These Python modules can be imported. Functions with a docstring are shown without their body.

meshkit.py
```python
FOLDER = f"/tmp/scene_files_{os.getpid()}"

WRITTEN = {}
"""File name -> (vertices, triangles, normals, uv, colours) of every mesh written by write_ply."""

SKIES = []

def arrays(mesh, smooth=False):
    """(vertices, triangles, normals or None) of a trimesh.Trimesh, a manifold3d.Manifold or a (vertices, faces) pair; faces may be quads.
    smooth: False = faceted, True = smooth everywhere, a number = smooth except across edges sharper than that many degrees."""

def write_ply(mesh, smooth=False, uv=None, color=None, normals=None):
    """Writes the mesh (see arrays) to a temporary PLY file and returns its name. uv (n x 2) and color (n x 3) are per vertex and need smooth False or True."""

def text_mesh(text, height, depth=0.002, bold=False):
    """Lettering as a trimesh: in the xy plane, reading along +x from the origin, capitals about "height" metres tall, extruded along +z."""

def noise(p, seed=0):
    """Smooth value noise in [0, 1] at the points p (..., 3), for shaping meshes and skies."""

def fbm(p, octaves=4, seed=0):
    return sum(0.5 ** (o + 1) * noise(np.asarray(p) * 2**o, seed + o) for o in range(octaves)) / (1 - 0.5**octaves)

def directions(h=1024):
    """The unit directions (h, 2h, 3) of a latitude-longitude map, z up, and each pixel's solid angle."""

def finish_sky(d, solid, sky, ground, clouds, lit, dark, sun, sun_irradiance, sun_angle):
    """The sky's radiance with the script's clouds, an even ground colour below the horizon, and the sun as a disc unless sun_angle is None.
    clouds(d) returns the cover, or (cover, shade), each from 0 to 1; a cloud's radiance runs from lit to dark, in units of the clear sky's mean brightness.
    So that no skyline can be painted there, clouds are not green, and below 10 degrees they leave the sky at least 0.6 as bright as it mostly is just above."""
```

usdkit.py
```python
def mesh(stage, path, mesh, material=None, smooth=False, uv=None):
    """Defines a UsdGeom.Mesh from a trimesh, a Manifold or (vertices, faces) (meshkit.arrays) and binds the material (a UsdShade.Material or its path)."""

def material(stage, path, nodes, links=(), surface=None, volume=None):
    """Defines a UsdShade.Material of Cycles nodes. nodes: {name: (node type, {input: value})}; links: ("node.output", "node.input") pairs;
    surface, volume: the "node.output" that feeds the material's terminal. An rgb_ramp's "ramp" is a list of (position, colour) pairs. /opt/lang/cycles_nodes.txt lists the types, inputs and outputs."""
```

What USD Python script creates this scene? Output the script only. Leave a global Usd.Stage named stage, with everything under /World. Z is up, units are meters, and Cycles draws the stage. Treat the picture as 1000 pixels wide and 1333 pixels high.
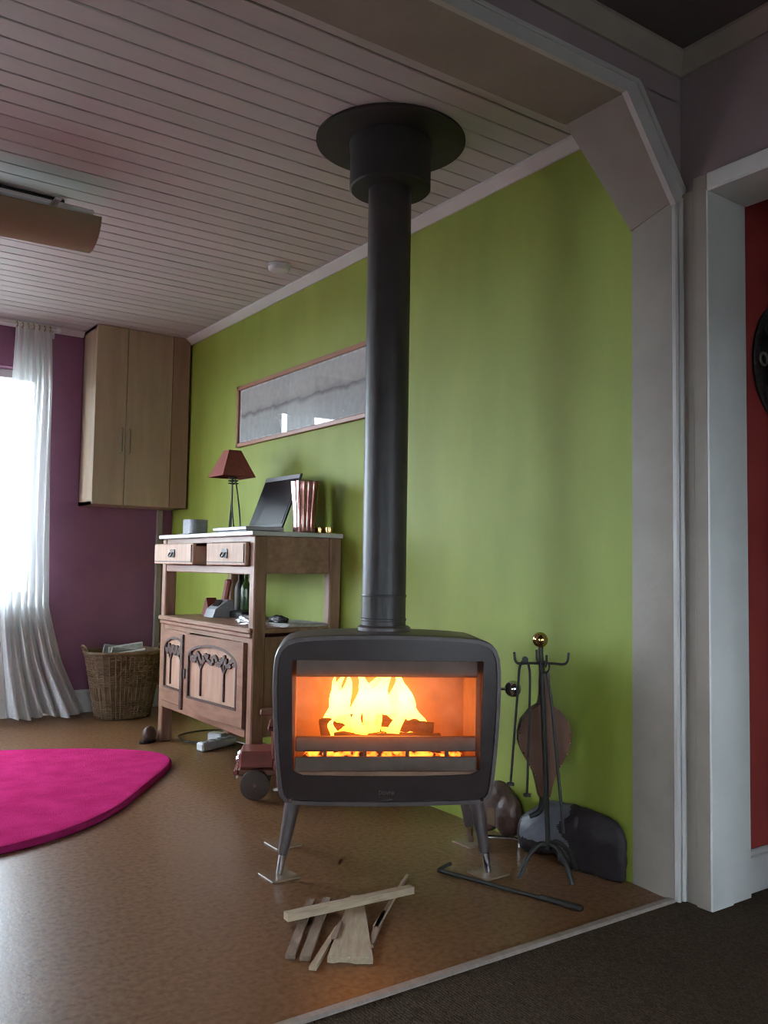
import math, random
import numpy as np, trimesh, usdkit
import manifold3d as m3
from shapely.geometry import Polygon, Point, box as sbox
from shapely import affinity, union_all
from meshkit import noise, fbm, text_mesh
from pxr import Usd, UsdGeom, UsdLux, UsdShade, Gf, Sdf

random.seed(7); np.random.seed(7)
stage = Usd.Stage.CreateInMemory()
UsdGeom.SetStageUpAxis(stage, 'Z'); UsdGeom.SetStageMetersPerUnit(stage, 1.0)
UsdGeom.Xform.Define(stage, '/World'); UsdGeom.Scope.Define(stage, '/World/Looks')

# ------------------------------------------------------------------ camera, light, exposure
YAW, PITCH, ROLL, FPX = 0.606812, 0.0611592, -0.015703, 1140.05
cy, sy = math.cos(YAW), math.sin(YAW)
fw = np.array([sy*math.cos(PITCH), cy*math.cos(PITCH), math.sin(PITCH)])
r0 = np.array([cy, -sy, 0.0]); d0 = np.cross(fw, r0)
rt = math.cos(ROLL)*r0 + math.sin(ROLL)*d0; dn = -math.sin(ROLL)*r0 + math.cos(ROLL)*d0
cam = UsdGeom.Camera.Define(stage, '/World/camera')
mx = Gf.Matrix4d(*[float(v) for row in ((*rt, 0), (*(-dn), 0), (*(-fw), 0), (0, 0, 1.0, 1)) for v in row])
cam.AddTransformOp().Set(mx)
cam.CreateHorizontalApertureAttr(36.0); cam.CreateFocalLengthAttr(36.0*FPX/1000)
cam.CreateClippingRangeAttr(Gf.Vec2f(0.05, 1000)); cam.CreateFStopAttr(0.0)
cam.CreateExposureAttr(-1.2)

SKY = 16.0
dome = UsdLux.DomeLight.Define(stage, '/World/sky_light')
dome.CreateColorAttr(Gf.Vec3f(0.74, 0.88, 1.0)); dome.CreateIntensityAttr(SKY)

# ------------------------------------------------------------------ materials
def M(name, c1, c2=None, scale=6.0, stretch=(1, 1, 1), rough=0.55, metal=0.0, bump=0.0, bscale=None, coat=0.0, spec=0.5, lo=0.35, hi=0.65, detail=4.0, rvar=0.0, sheen=0.0):
    n = {'tc': ('texture_coordinate', {}), 'mp': ('mapping', {'scale': stretch}),
         'n': ('noise_texture', {'scale': scale, 'detail': detail, 'roughness': 0.6}),
         'r': ('rgb_ramp', {'ramp': [(lo, c1), (hi, c2 or c1)]}),
         'p': ('principled_bsdf', {'roughness': rough, 'metallic': metal, 'coat_weight': coat, 'coat_roughness': 0.12, 'specular_ior_level': spec})}
    l = [('tc.object', 'mp.vector'), ('mp.vector', 'n.vector'), ('n.fac', 'r.fac'), ('r.color', 'p.base_color')]
    if rvar:
        n['mr'] = ('map_range', {'from_min': 0.3, 'from_max': 0.7, 'to_min': rough-rvar, 'to_max': rough+rvar}); l += [('n.fac', 'mr.value'), ('mr.result', 'p.roughness')]
    if sheen: n['p'][1]['sheen_weight'] = sheen
    if bump:
        n['n2'] = ('noise_texture', {'scale': bscale or scale*4, 'detail': 3.0})
        n['b'] = ('bump', {'strength': bump, 'distance': 0.01})
        l += [('mp.vector', 'n2.vector'), ('n2.fac', 'b.height'), ('b.normal', 'p.normal')]
    return usdkit.material(stage, '/World/Looks/'+name, n, l, surface='p.BSDF')

m = {}
m['green'] = M('green_paint', (0.212, 0.262, 0.028), (0.302, 0.352, 0.050), 2.2, (1, 1, 0.33), 0.62, lo=.3, hi=.7, bump=.15, bscale=14, detail=6)
m['plum'] = M('plum_paint', (0.21, 0.085, 0.155), (0.25, 0.10, 0.175), 3, rough=0.65, bump=.1, bscale=30)  # base colour lightened to stand in for glare from the window
m['red'] = M('red_paint', (0.36, 0.045, 0.04), (0.42, 0.06, 0.05), 3, rough=0.7, bump=.1, bscale=30)
m['mauve'] = M('mauve_paint', (0.25, 0.19, 0.195), (0.28, 0.21, 0.215), 3, rough=0.8)
m['white'] = M('white_gloss_paint', (0.62, 0.61, 0.58), (0.68, 0.67, 0.64), 4, rough=0.35, bump=.05, bscale=40)
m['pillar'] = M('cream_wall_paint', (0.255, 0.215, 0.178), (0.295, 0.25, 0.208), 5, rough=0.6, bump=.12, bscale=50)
m['trim'] = M('offwhite_trim_paint', (0.44, 0.42, 0.40), (0.50, 0.475, 0.45), 4, rough=0.4, bump=.05, bscale=40)
m['plank'] = [M('ceiling_board_paint_%s' % k, tuple(np.array((0.54, 0.52, 0.515))*s), tuple(np.array((0.58, 0.555, 0.545))*s), 5, (0.5, 5, 5), 0.5, bump=.05) for k, s in (('a', .97), ('b', 1.0), ('c', 1.04))]
m['gap'] = M('board_groove_paint', (0.30, 0.26, 0.24), rough=0.9)  # darker brown-grey tone of the groove bed
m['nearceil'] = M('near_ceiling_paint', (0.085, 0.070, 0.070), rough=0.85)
m['cork'] = M('cork_floor', (0.150, 0.070, 0.031), (0.205, 0.102, 0.047), 55, rough=0.33, lo=.3, hi=.7, bump=.04, bscale=90, rvar=.05, spec=.36)
m['outer'] = M('plain_outer_wall', (0.5, 0.47, 0.44), rough=0.8)
m['lawn'] = M('yard_gravel', (0.16, 0.155, 0.14), (0.2, 0.19, 0.17), 3, rough=0.9)
m['threshold'] = M('threshold_wood', (0.25, 0.205, 0.175), (0.31, 0.255, 0.22), 8, (8, 1, 1), 0.5)
def sisal():
    n = {'tc': ('texture_coordinate', {}), 'w': ('wave_texture', {'scale': 38.0, 'distortion': 6.0, 'detail': 3.0, 'detail_scale': 4.0, 'bands_direction': 'x'}),
         'n': ('noise_texture', {'scale': 90.0, 'detail': 3.0}), 'mx': ('mix', {'mix_type': 'multiply', 'fac': 0.75}),
         'r': ('rgb_ramp', {'ramp': [(0.0, (0.065, 0.045, 0.030)), (1.0, (0.125, 0.09, 0.06))]}), 'r2': ('rgb_ramp', {'ramp': [(0.3, (0.55, 0.5, 0.5)), (0.7, (1, 1, 1))]}),
         'b': ('bump', {'strength': 0.8, 'distance': 0.006}), 'p': ('principled_bsdf', {'roughness': 0.95, 'specular_ior_level': 0.1})}
    l = [('tc.object', 'w.vector'), ('tc.object', 'n.vector'), ('w.fac', 'r.fac'), ('n.fac', 'r2.fac'), ('r.color', 'mx.color1'), ('r2.color', 'mx.color2'),
         ('mx.color', 'p.base_color'), ('w.fac', 'b.height'), ('b.normal', 'p.normal')]
    return usdkit.material(stage, '/World/Looks/sisal_carpet', n, l, surface='p.BSDF')
m['sisal'] = sisal()
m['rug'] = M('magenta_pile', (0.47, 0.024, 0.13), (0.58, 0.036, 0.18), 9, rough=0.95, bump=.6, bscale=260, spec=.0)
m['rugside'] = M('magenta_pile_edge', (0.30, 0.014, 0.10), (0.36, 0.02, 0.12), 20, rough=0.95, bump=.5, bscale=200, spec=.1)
m['iron'] = M('anthracite_iron', (0.062, 0.044, 0.041), (0.080, 0.058, 0.054), 20, rough=0.42, bump=.06, bscale=220)  # anthracite warmed towards red in place of fire glare
m['irondark'] = M('black_enamelled_plate', (0.024, 0.013, 0.012), (0.030, 0.017, 0.015), 8, rough=0.27, spec=.4)  # black enamel with a reddish tint standing in for fire glare
m['pipe'] = M('black_pipe_steel', (0.036, 0.030, 0.028), (0.048, 0.040, 0.037), 14, rough=0.42, bump=.03, bscale=160, spec=.4)
m['rosette'] = M('black_flat_steel', (0.016, 0.014, 0.013), (0.020, 0.018, 0.016), 14, rough=0.6)
m['chrome'] = M('polished_steel', (0.70, 0.70, 0.72), rough=0.12, metal=1.0)
m['brass'] = M('polished_brass', (0.72, 0.50, 0.20), (0.62, 0.42, 0.16), 10, rough=0.16, metal=1.0)
m['wrought'] = M('wrought_iron', (0.013, 0.012, 0.010), (0.022, 0.020, 0.016), 40, rough=0.5, bump=.2, bscale=120)
m['fireclay'] = M('firebox_lining', (0.46, 0.33, 0.26), (0.30, 0.21, 0.16), 6, rough=0.9, bump=.2)
m['grate'] = M('grate_iron', (0.10, 0.085, 0.08), (0.14, 0.115, 0.11), 12, rough=0.55)
m['char'] = M('charred_bark', (0.022, 0.016, 0.013), (0.11, 0.06, 0.035), 12, (1, 4, 4), 0.9, bump=.8, bscale=40)
m['oak'] = M('dresser_wood', (0.23, 0.125, 0.080), (0.33, 0.19, 0.125), 5, (6, 1.2, 6), 0.42, bump=.05, bscale=30, spec=.28)
m['oakz'] = M('dresser_wood_upright', (0.23, 0.125, 0.080), (0.33, 0.19, 0.125), 5, (7, 7, 1), 0.42, bump=.05, bscale=30, spec=.28)
m['oakpale'] = M('dresser_panel_wood', (0.40, 0.25, 0.17), (0.50, 0.33, 0.23), 5, (6, 6, 1), 0.5, bump=.05, spec=.2)
m['carved'] = M('carved_dark_stain', (0.055, 0.027, 0.018), (0.09, 0.045, 0.03), 30, rough=0.45, bump=.4)
m['marble'] = M('grey_marble', (0.50, 0.50, 0.50), (0.66, 0.66, 0.66), 7, rough=0.22, lo=.35, hi=.6, detail=8)
m['bronze'] = M('dark_bronze', (0.05, 0.04, 0.034), (0.075, 0.06, 0.05), 30, rough=0.5, metal=.3)
m['shade'] = M('red_lampshade_cloth', (0.22, 0.055, 0.04), (0.27, 0.07, 0.05), 40, rough=0.85)
m['black'] = M('black_plastic', (0.014, 0.013, 0.013), rough=0.4)
m['screen'] = M('laptop_screen_glass', (0.010, 0.010, 0.012), rough=0.22)
m['silver'] = M('silver_plastic', (0.42, 0.44, 0.48), rough=0.35, metal=.3)
m['grey'] = M('grey_plastic', (0.26, 0.26, 0.28), (0.31, 0.31, 0.33), 60, rough=0.55)
m['copper'] = M('pink_copper_glaze', (0.42, 0.20, 0.17), (0.30, 0.12, 0.10), 8, (1, 1, .3), rough=0.14, metal=.75)
m['redplastic'] = M('red_plastic', (0.22, 0.045, 0.032), rough=0.4)
m['whiteplastic'] = M('white_plastic', (0.66, 0.67, 0.68), rough=0.35)
m['film'] = M('silver_bag_film', (0.62, 0.66, 0.74), (0.8, 0.82, 0.86), 14, rough=0.18, metal=.5, bump=.9, bscale=30)
m['paper'] = M('printed_paper', (0.42, 0.42, 0.41), (0.62, 0.61, 0.58), 25, rough=0.7)
m['paperdark'] = M('newspaper_print', (0.24, 0.23, 0.22), (0.42, 0.40, 0.37), 30, rough=0.8)
m['wicker'] = M('wicker', (0.115, 0.067, 0.033), (0.18, 0.11, 0.058), 20, rough=0.65, bump=.4, bscale=80)
m['veneer'] = M('brown_veneer_cabinet', (0.33, 0.245, 0.165), (0.40, 0.30, 0.205), 3, (5, 5, .6), 0.45, bump=.05)  # lightened like the plum wall, in place of window glare
m['veneerred'] = M('brown_veneer_end_panel', (0.25, 0.15, 0.095), (0.30, 0.185, 0.12), 3, (5, 5, .6), 0.45)
m['frame'] = M('reddish_wood_frame', (0.30, 0.13, 0.075), (0.38, 0.17, 0.10), 6, (6, 1, 6), 0.4)
m['toyred'] = M('red_stained_toy_wood', (0.17, 0.038, 0.030), (0.24, 0.055, 0.042), 5, (2, 5, 5), 0.36, coat=.2)
m['toybrown'] = M('brown_stained_toy_wood', (0.17, 0.06, 0.035), (0.23, 0.085, 0.05), 5, (2, 5, 5), 0.4)
m['toytyre'] = M('dark_toy_wheel', (0.045, 0.028, 0.02), (0.07, 0.04, 0.03), 10, rough=0.55)
m['sack'] = M('black_sack_plastic', (0.016, 0.012, 0.013), (0.026, 0.019, 0.020), 8, rough=0.5, bump=.7, bscale=16, spec=.35)
m['sackpale'] = M('pale_sack_plastic', (0.11, 0.11, 0.13), (0.17, 0.17, 0.20), 8, rough=0.42, bump=.6, bscale=16)  # paler grey for one patch of the sack
m['leather'] = M('brown_leather', (0.085, 0.046, 0.034), (0.12, 0.066, 0.05), 16, rough=0.5, bump=.3, bscale=50)
m['bellwood'] = M('bellows_wood', (0.085, 0.034, 0.016), (0.12, 0.048, 0.024), 6, (5, 5, 1), 0.5, spec=.3)
m['bellleather'] = M('bellows_leather', (0.05, 0.026, 0.018), (0.07, 0.036, 0.024), 16, rough=0.55, bump=.3)
m['pine'] = M('split_pine', (0.36, 0.27, 0.175), (0.47, 0.37, 0.25), 6, (2, 14, 14), 0.7, bump=.2)
m['pinegrey'] = M('grey_split_wood', (0.20, 0.135, 0.09), (0.27, 0.19, 0.13), 6, (2, 14, 14), 0.75, bump=.2)
m['pad'] = M('pale_floor_pad', (0.20, 0.135, 0.085), (0.24, 0.165, 0.105), 10, rough=0.25)
m['plate'] = M('hammered_black_metal', (0.028, 0.025, 0.024), (0.06, 0.055, 0.05), 40, rough=0.45, metal=.4, bump=.8, bscale=60)
m['platepale'] = M('silver_inlay', (0.36, 0.34, 0.31), rough=0.4, metal=.6)
m['lampveneer'] = M('brown_lamp_paper', (0.32, 0.22, 0.115), (0.37, 0.26, 0.14), 30, rough=0.6)
m['dark'] = M('dark_cable', (0.02, 0.018, 0.017), rough=0.5)

def translucent(name, col, tcol, tfac, clear=0.0):
    n = {'d': ('diffuse_bsdf', {'color': col}), 't': ('translucent_bsdf', {'color': tcol}), 'mx': ('mix_closure', {'fac': tfac})}
    l = [('d.BSDF', 'mx.closure1'), ('t.BSDF', 'mx.closure2')]; out = 'mx.closure'
    if clear:
        n['c'] = ('transparent_bsdf', {'color': (1, 1, 1)}); n['m2'] = ('mix_closure', {'fac': clear})
        l += [('mx.closure', 'm2.closure1'), ('c.BSDF', 'm2.closure2')]; out = 'm2.closure'
    return usdkit.material(stage, '/World/Looks/'+name, n, l, surface=out)
m['voile'] = translucent('white_voile', (0.90, 0.92, 0.93), (0.90, 0.92, 0.90), 0.47, 0.10)
m['lampshell'] = translucent('lamp_paper_shell', (0.44, 0.35, 0.24), (0.40, 0.31, 0.20), 0.40)
def pane(name, tint=(1, 1, 1), glare_veil=0.0):
    n = {'c': ('transparent_bsdf', {'color': tint}), 'g': ('glossy_bsdf', {'color': (1, 1, 1), 'roughness': 0.03}), 'f': ('fresnel', {'IOR': 1.45}), 'ge': ('geometry', {}), 'iv': ('math', {'math_type': 'subtract', 'value1': 1.0}), 'ml': ('math', {'math_type': 'multiply'}), 'mx': ('mix_closure', {})}
    l = [('ge.backfacing', 'iv.value2'), ('iv.value', 'ml.value1'), ('f.fac', 'ml.value2'), ('ml.value', 'mx.fac'), ('g.BSDF', 'mx.closure2')]
    if glare_veil:   # translucent haze put in the fire glass to stand in for flame glare
        n['t'] = ('translucent_bsdf', {'color': (0.95, 0.62, 0.42)}); n['ms'] = ('mix_closure', {'fac': glare_veil})
        l += [('c.BSDF', 'ms.closure1'), ('t.BSDF', 'ms.closure2'), ('ms.closure', 'mx.closure1')]
    else: l.append(('c.BSDF', 'mx.closure1'))
    return usdkit.material(stage, '/World/Looks/'+name, n, l, surface='mx.closure')
m['pane'] = pane('window_pane'); m['glass'] = pane('picture_glass'); m['fireglass'] = pane('fire_door_glass', (1, .97, .93), 0.05)

def print_mat():   # a pale wide landscape print: soft haze, a thin dark skyline, blue smudge at the right
    n = {'tc': ('texture_coordinate', {}), 'sx': ('separate_xyz', {}), 'n': ('noise_texture', {'scale': 7.0, 'detail': 6.0}), 'm1': ('math', {'math_type': 'multiply_add', 'value2': 0.075}),
         'r': ('rgb_ramp', {'ramp': [(0.0, (0.44, 0.46, 0.45)), (0.40, (0.46, 0.46, 0.43)), (0.46, (0.27, 0.26, 0.25)), (0.49, (0.20, 0.19, 0.185)), (0.53, (0.38, 0.36, 0.33)), (0.62, (0.47, 0.44, 0.40)), (1.0, (0.50, 0.49, 0.47))]}),
         'mr': ('map_range', {'from_min': -0.10, 'from_max': 0.19}), 'n3': ('noise_texture', {'scale': 30.0, 'detail': 3.0}), 'r3': ('rgb_ramp', {'ramp': [(0.3, (0.8, 0.8, 0.82)), (0.7, (1, 1, 1))]}),
         'mx': ('mix', {'mix_type': 'multiply', 'fac': 0.8}), 'p': ('principled_bsdf', {'roughness': 0.7})}
    l = [('tc.object', 'sx.vector'), ('tc.object', 'n.vector'), ('n.fac', 'm1.value1'), ('sx.z', 'm1.value3'), ('m1.value', 'mr.value'), ('mr.result', 'r.fac'), ('tc.object', 'n3.vector'), ('n3.fac', 'r3.fac'),
         ('r.color', 'mx.color1'), ('r3.color', 'mx.color2'), ('mx.color', 'p.base_color')]
    return usdkit.material(stage, '/World/Looks/landscape_print', n, l, surface='p.BSDF')
m['print'] = print_mat()

def flame_mat(name, strength, low, high):   # only the flames and embers emit
    n = {'tc': ('texture_coordinate', {}), 'sx': ('separate_xyz', {}), 'mr': ('map_range', {'from_min': 0.44, 'from_max': 0.68, 'clamp': True}),
         'r': ('rgb_ramp', {'ramp': [(0.0, low), (0.45, high), (1.0, low)]}), 'e': ('emission', {'strength': strength}), 'c': ('transparent_bsdf', {}),
         'lw': ('layer_weight', {'blend': 0.35}), 'rf': ('rgb_ramp', {'ramp': [(0.0, (0, 0, 0)), (0.25, (.12, .12, .12)), (0.9, (0.97, 0.97, 0.97)), (1.0, (1, 1, 1))]}),
         'n': ('noise_texture', {'scale': 16.0, 'detail': 3.0}), 'rn': ('rgb_ramp', {'ramp': [(0.35, (.0, .0, .0)), (0.6, (.6, .6, .6))]}), 'ad': ('math', {'math_type': 'maximum'}), 'mx': ('mix_closure', {})}
    l = [('tc.object', 'sx.vector'), ('sx.z', 'mr.value'), ('mr.result', 'r.fac'), ('r.color', 'e.color'), ('lw.facing', 'rf.fac'), ('tc.object', 'n.vector'), ('n.fac', 'rn.fac'), ('rf.color', 'ad.value1'), ('rn.color', 'ad.value2'),
         ('ad.value', 'mx.fac'), ('e.emission', 'mx.closure1'), ('c.BSDF', 'mx.closure2')]
    return usdkit.material(stage, '/World/Looks/'+name, n, l, surface='mx.closure')
m['flame'] = flame_mat('flame', 36.0, (1.0, 0.18, 0.02), (1.0, 0.38, 0.075))
def ember_mat():
    n = {'tc': ('texture_coordinate', {}), 'n': ('noise_texture', {'scale': 34.0, 'detail': 3.0}), 'r': ('rgb_ramp', {'ramp': [(0.42, (0.0, 0.0, 0.0)), (0.62, (1.0, 0.20, 0.02))]}),
         'p': ('principled_bsdf', {'base_color': (0.05, 0.03, 0.02), 'roughness': 0.9, 'emission_strength': 14.0})}
    return usdkit.material(stage, '/World/Looks/ember', n, [('tc.object', 'n.vector'), ('n.fac', 'r.fac'), ('r.color', 'p.emission_color')], surface='p.BSDF')
m['ember'] = ember_mat()

# ------------------------------------------------------------------ helpers
used = {}
def numbered(path):
    k = used.get(path, -1) + 1; used[path] = k
    return path if k == 0 else '%s_%03d' % (path, k)
def keys(p, label=None, cat=None, group=None, kind=None):
    for k, v in (('label', label), ('category', cat), ('group', group), ('kind', kind)):
        if v: p.SetCustomDataByKey(k, v)
    return p
def thing(name, label, cat, loc=(0, 0, 0), rz=0.0, group=None, kind=None):
    x = UsdGeom.Xform.Define(stage, numbered('/World/'+name))
    x.AddTranslateOp().Set(Gf.Vec3d(*map(float, loc))); x.AddRotateZOp().Set(float(rz))
    return keys(x.GetPrim(), label, cat, group, kind)
def obj(name, mesh, mat, parent=None, smooth=30, label=None, kind=None):
    base = str(parent.GetPath()) if parent else '/World'
    p = usdkit.mesh(stage, numbered(base+'/'+name), mesh, mat, smooth=smooth).GetPrim()
    return keys(p, label=label, kind=kind)
def single(name, mesh, mat, label, cat, loc=None, group=None, kind=None, smooth=30, rz=0.0):
    """a thing that is one mesh"""
    p = obj(name, mesh, mat, None, smooth)
    if loc is not None:
        x = UsdGeom.Xformable(p); x.AddTranslateOp().Set(Gf.Vec3d(*map(float, loc))); x.AddRotateZOp().Set(float(rz))
    return keys(p, label, cat, group, kind)
def struct(name, mesh, mat, parent=None, smooth=False, label=None):
    p = obj(name, mesh, mat, parent, smooth)
    return keys(p, label=label, kind=None if parent else 'structure')
def sthing(name, label=None, loc=(0, 0, 0)):
    x = UsdGeom.Xform.Define(stage, numbered('/World/'+name)); x.AddTranslateOp().Set(Gf.Vec3d(*map(float, loc)))
    return keys(x.GetPrim(), label=label, kind='structure')
def dup(first, loc, rz, label):
    was = first.GetCustomData()
    r = thing(first.GetName(), label or was['label'], was['category'], loc, rz, was.get('group'))
    r.GetReferences().AddInternalReference(first.GetPath()); r.SetInstanceable(True)
    return r

cat_ = trimesh.util.concatenate
def bx(x0, x1, y0, y1, z0, z1, c=0.0):
    s = np.array([x1-x0, y1-y0, z1-z0]); ctr = np.array([x0+x1, y0+y1, z0+z1])/2
    c = min(c, s.min()*0.45)
    if c <= 0:
        b = trimesh.creation.box(s); b.apply_translation(ctr); return b
    P = []
    for a in (-1, 1):
        for b in (-1, 1):
            for d in (-1, 1):
                h = s/2
                P += [(a*(h[0]-c), b*(h[1]-c), d*h[2]), (a*(h[0]-c), b*h[1], d*(h[2]-c)), (a*h[0], b*(h[1]-c), d*(h[2]-c))]
    b = trimesh.convex.convex_hull(np.array(P)); b.apply_translation(ctr); return b
def hull(P): return trimesh.convex.convex_hull(np.array(P, float))
def man(t):
    t = t.copy(); t.merge_vertices()
    return m3.Manifold(m3.Mesh(np.asarray(t.vertices, np.float32), np.asarray(t.faces, np.uint32)))
def unman(a):
    k = a.to_mesh(); return trimesh.Trimesh(np.array(k.vert_properties[:, :3], float), np.array(k.tri_verts), process=False)
def minus(a, *bs):
    a = man(a)
    for b in bs: a = a - man(b)
    return unman(a)
def tube(pts, r, sides=10, samples=1):
    p = np.array(pts, float)
    if samples > 1:   # Catmull-Rom
        q = np.vstack([2*p[0]-p[1], p, 2*p[-1]-p[-2]]); out = []
        for i in range(len(p)-1):
            a, b, c, d = q[i:i+4]
            for t in np.linspace(0, 1, samples, endpoint=False):
                out.append(.5*(2*b+(c-a)*t+(2*a-5*b+4*c-d)*t*t+(3*b-a-3*c+d)*t**3))
        rr = np.interp(np.linspace(0, 1, len(out)+1), np.linspace(0, 1, len(p)), np.broadcast_to(r, (len(p),)))
        p = np.array(out+[p[-1]])
    else: rr = np.broadcast_to(r, (len(p),))
    t = np.gradient(p, axis=0); t /= np.linalg.norm(t, axis=1, keepdims=True)+1e-12
    a = np.cross(t[0], [0, 0, 1.0]);
    if np.linalg.norm(a) < 1e-3: a = np.cross(t[0], [1.0, 0, 0])
    A = []
    for k in range(len(p)):
        a = a - t[k]*(a@t[k]); a /= np.linalg.norm(a); A.append(a.copy())
    A = np.array(A); B = np.cross(t, A); an = np.arange(sides)*2*math.pi/sides
    V = (p[:, None]+rr[:, None, None]*(np.cos(an)[None, :, None]*A[:, None]+np.sin(an)[None, :, None]*B[:, None])).reshape(-1, 3)
    F = []
    for i in range(len(p)-1):
        for j in range(sides):
            k = (j+1) % sides; F += [(i*sides+j, i*sides+k, (i+1)*sides+k), (i*sides+j, (i+1)*sides+k, (i+1)*sides+j)]
    n = len(V); V = np.vstack([V, p[0], p[-1]]); L = (len(p)-1)*sides
    for j in range(sides):
        k = (j+1) % sides; F += [(n, k, j), (n+1, L+j, L+k)]
    return trimesh.Trimesh(V, np.array(F), process=False)
def lathe(prof, n=40, ctr=(0, 0, 0)):
    """closed profile [(r, z)...] about z"""
    g = trimesh.creation.revolve(np.array(prof, float), sections=n); g.apply_translation(ctr); return g
def extrude(poly, h, z=0.0):
    """shapely polygon(s) in xy, extruded along z"""
    gs = getattr(poly, 'geoms', [poly])
    g = cat_([trimesh.creation.extrude_polygon(q, h, engine='earcut') for q in gs]); g.apply_translation((0, 0, z)); return g
def T(mesh, M4): q = mesh.copy(); q.apply_transform(M4); return q
XZ = np.array([[1, 0, 0, 0], [0, 0, -1, 0], [0, 1, 0, 0], [0, 0, 0, 1.0]])      # (x, y, z) -> (x, -z, y): a drawing in xy stands up in xz, its thickness towards -y
YZ = np.array([[0, 0, 1, 0], [1, 0, 0, 0], [0, 1, 0, 0], [0, 0, 0, 1.0]])       # a drawing in xy stands up in yz, thickness towards +x
def rot(mesh, ang, axis, pt=(0, 0, 0)): return T(mesh, trimesh.transformations.rotation_matrix(math.radians(ang), axis, pt))
def mv(mesh, *v): q = mesh.copy(); q.apply_translation(v); return q
def rounded(x0, y0, x1, y1, r, n=8): return sbox(x0+r, y0+r, x1-r, y1-r).buffer(r, quad_segs=n)

# ------------------------------------------------------------------ the setting
GX, BY, CZ, NZ = 2.301, 5.95, 2.538, 2.64
struct('ground', bx(-40, 40, -40, 40, -0.62, -0.45), m['lawn'], label='ground outside the house')
struct('floor', bx(-2.4, GX+.05, 1.728, BY+.05, -0.12, 0.0), m['cork'])
struct('floor_carpet', bx(-2.4, 4.5, -2.4, 1.712, -0.12, 0.004), m['sisal'], label='dark ribbed carpet of the near room')
struct('trim_1', bx(-2.2, 2.275, 1.704, 1.732, -0.02, 0.012, .004), m['threshold'], label='pale threshold strip between cork floor and carpet')
wall_r = struct('wall_right', bx(GX, 2.46, 1.80, BY+.2, 0, CZ+.05), m['green'], label='lime green painted wall')
# back wall with a window hole
WX0, WX1, WZ0, WZ1 = -0.70, 1.42, 0.74, 2.24
struct('wall_back', cat_([bx(-2.4, WX0, BY, BY+.25, 0, 2.66), bx(WX1, 2.46, BY, BY+.25, 0, 2.66), bx(WX0, WX1, BY, BY+.25, 0, WZ0), bx(WX0, WX1, BY, BY+.25, WZ1, 2.66)]), m['plum'], label='plum painted wall')
# left wall with an opening added for fill light in the near room
LY0, LY1, LZ0, LZ1 = -1.5, -0.2, 0.55, 1.55
MY0, MY1, MZ0, MZ1 = 4.40, 5.80, 0.70, 2.10
struct('wall_left', cat_([bx(-2.4, -2.2, -2.4, LY0, 0, 2.7), bx(-2.4, -2.2, LY1, MY0, 0, 2.7), bx(-2.4, -2.2, LY0, LY1, 0, LZ0), bx(-2.4, -2.2, LY0, LY1, LZ1, 2.7), bx(-2.4, -2.2, MY1, BY+.2, 0, 2.7), bx(-2.4, -2.2, MY0, MY1, 0, MZ0), bx(-2.4, -2.2, MY0, MY1, MZ1, 2.7)]), m['mauve'])
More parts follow.
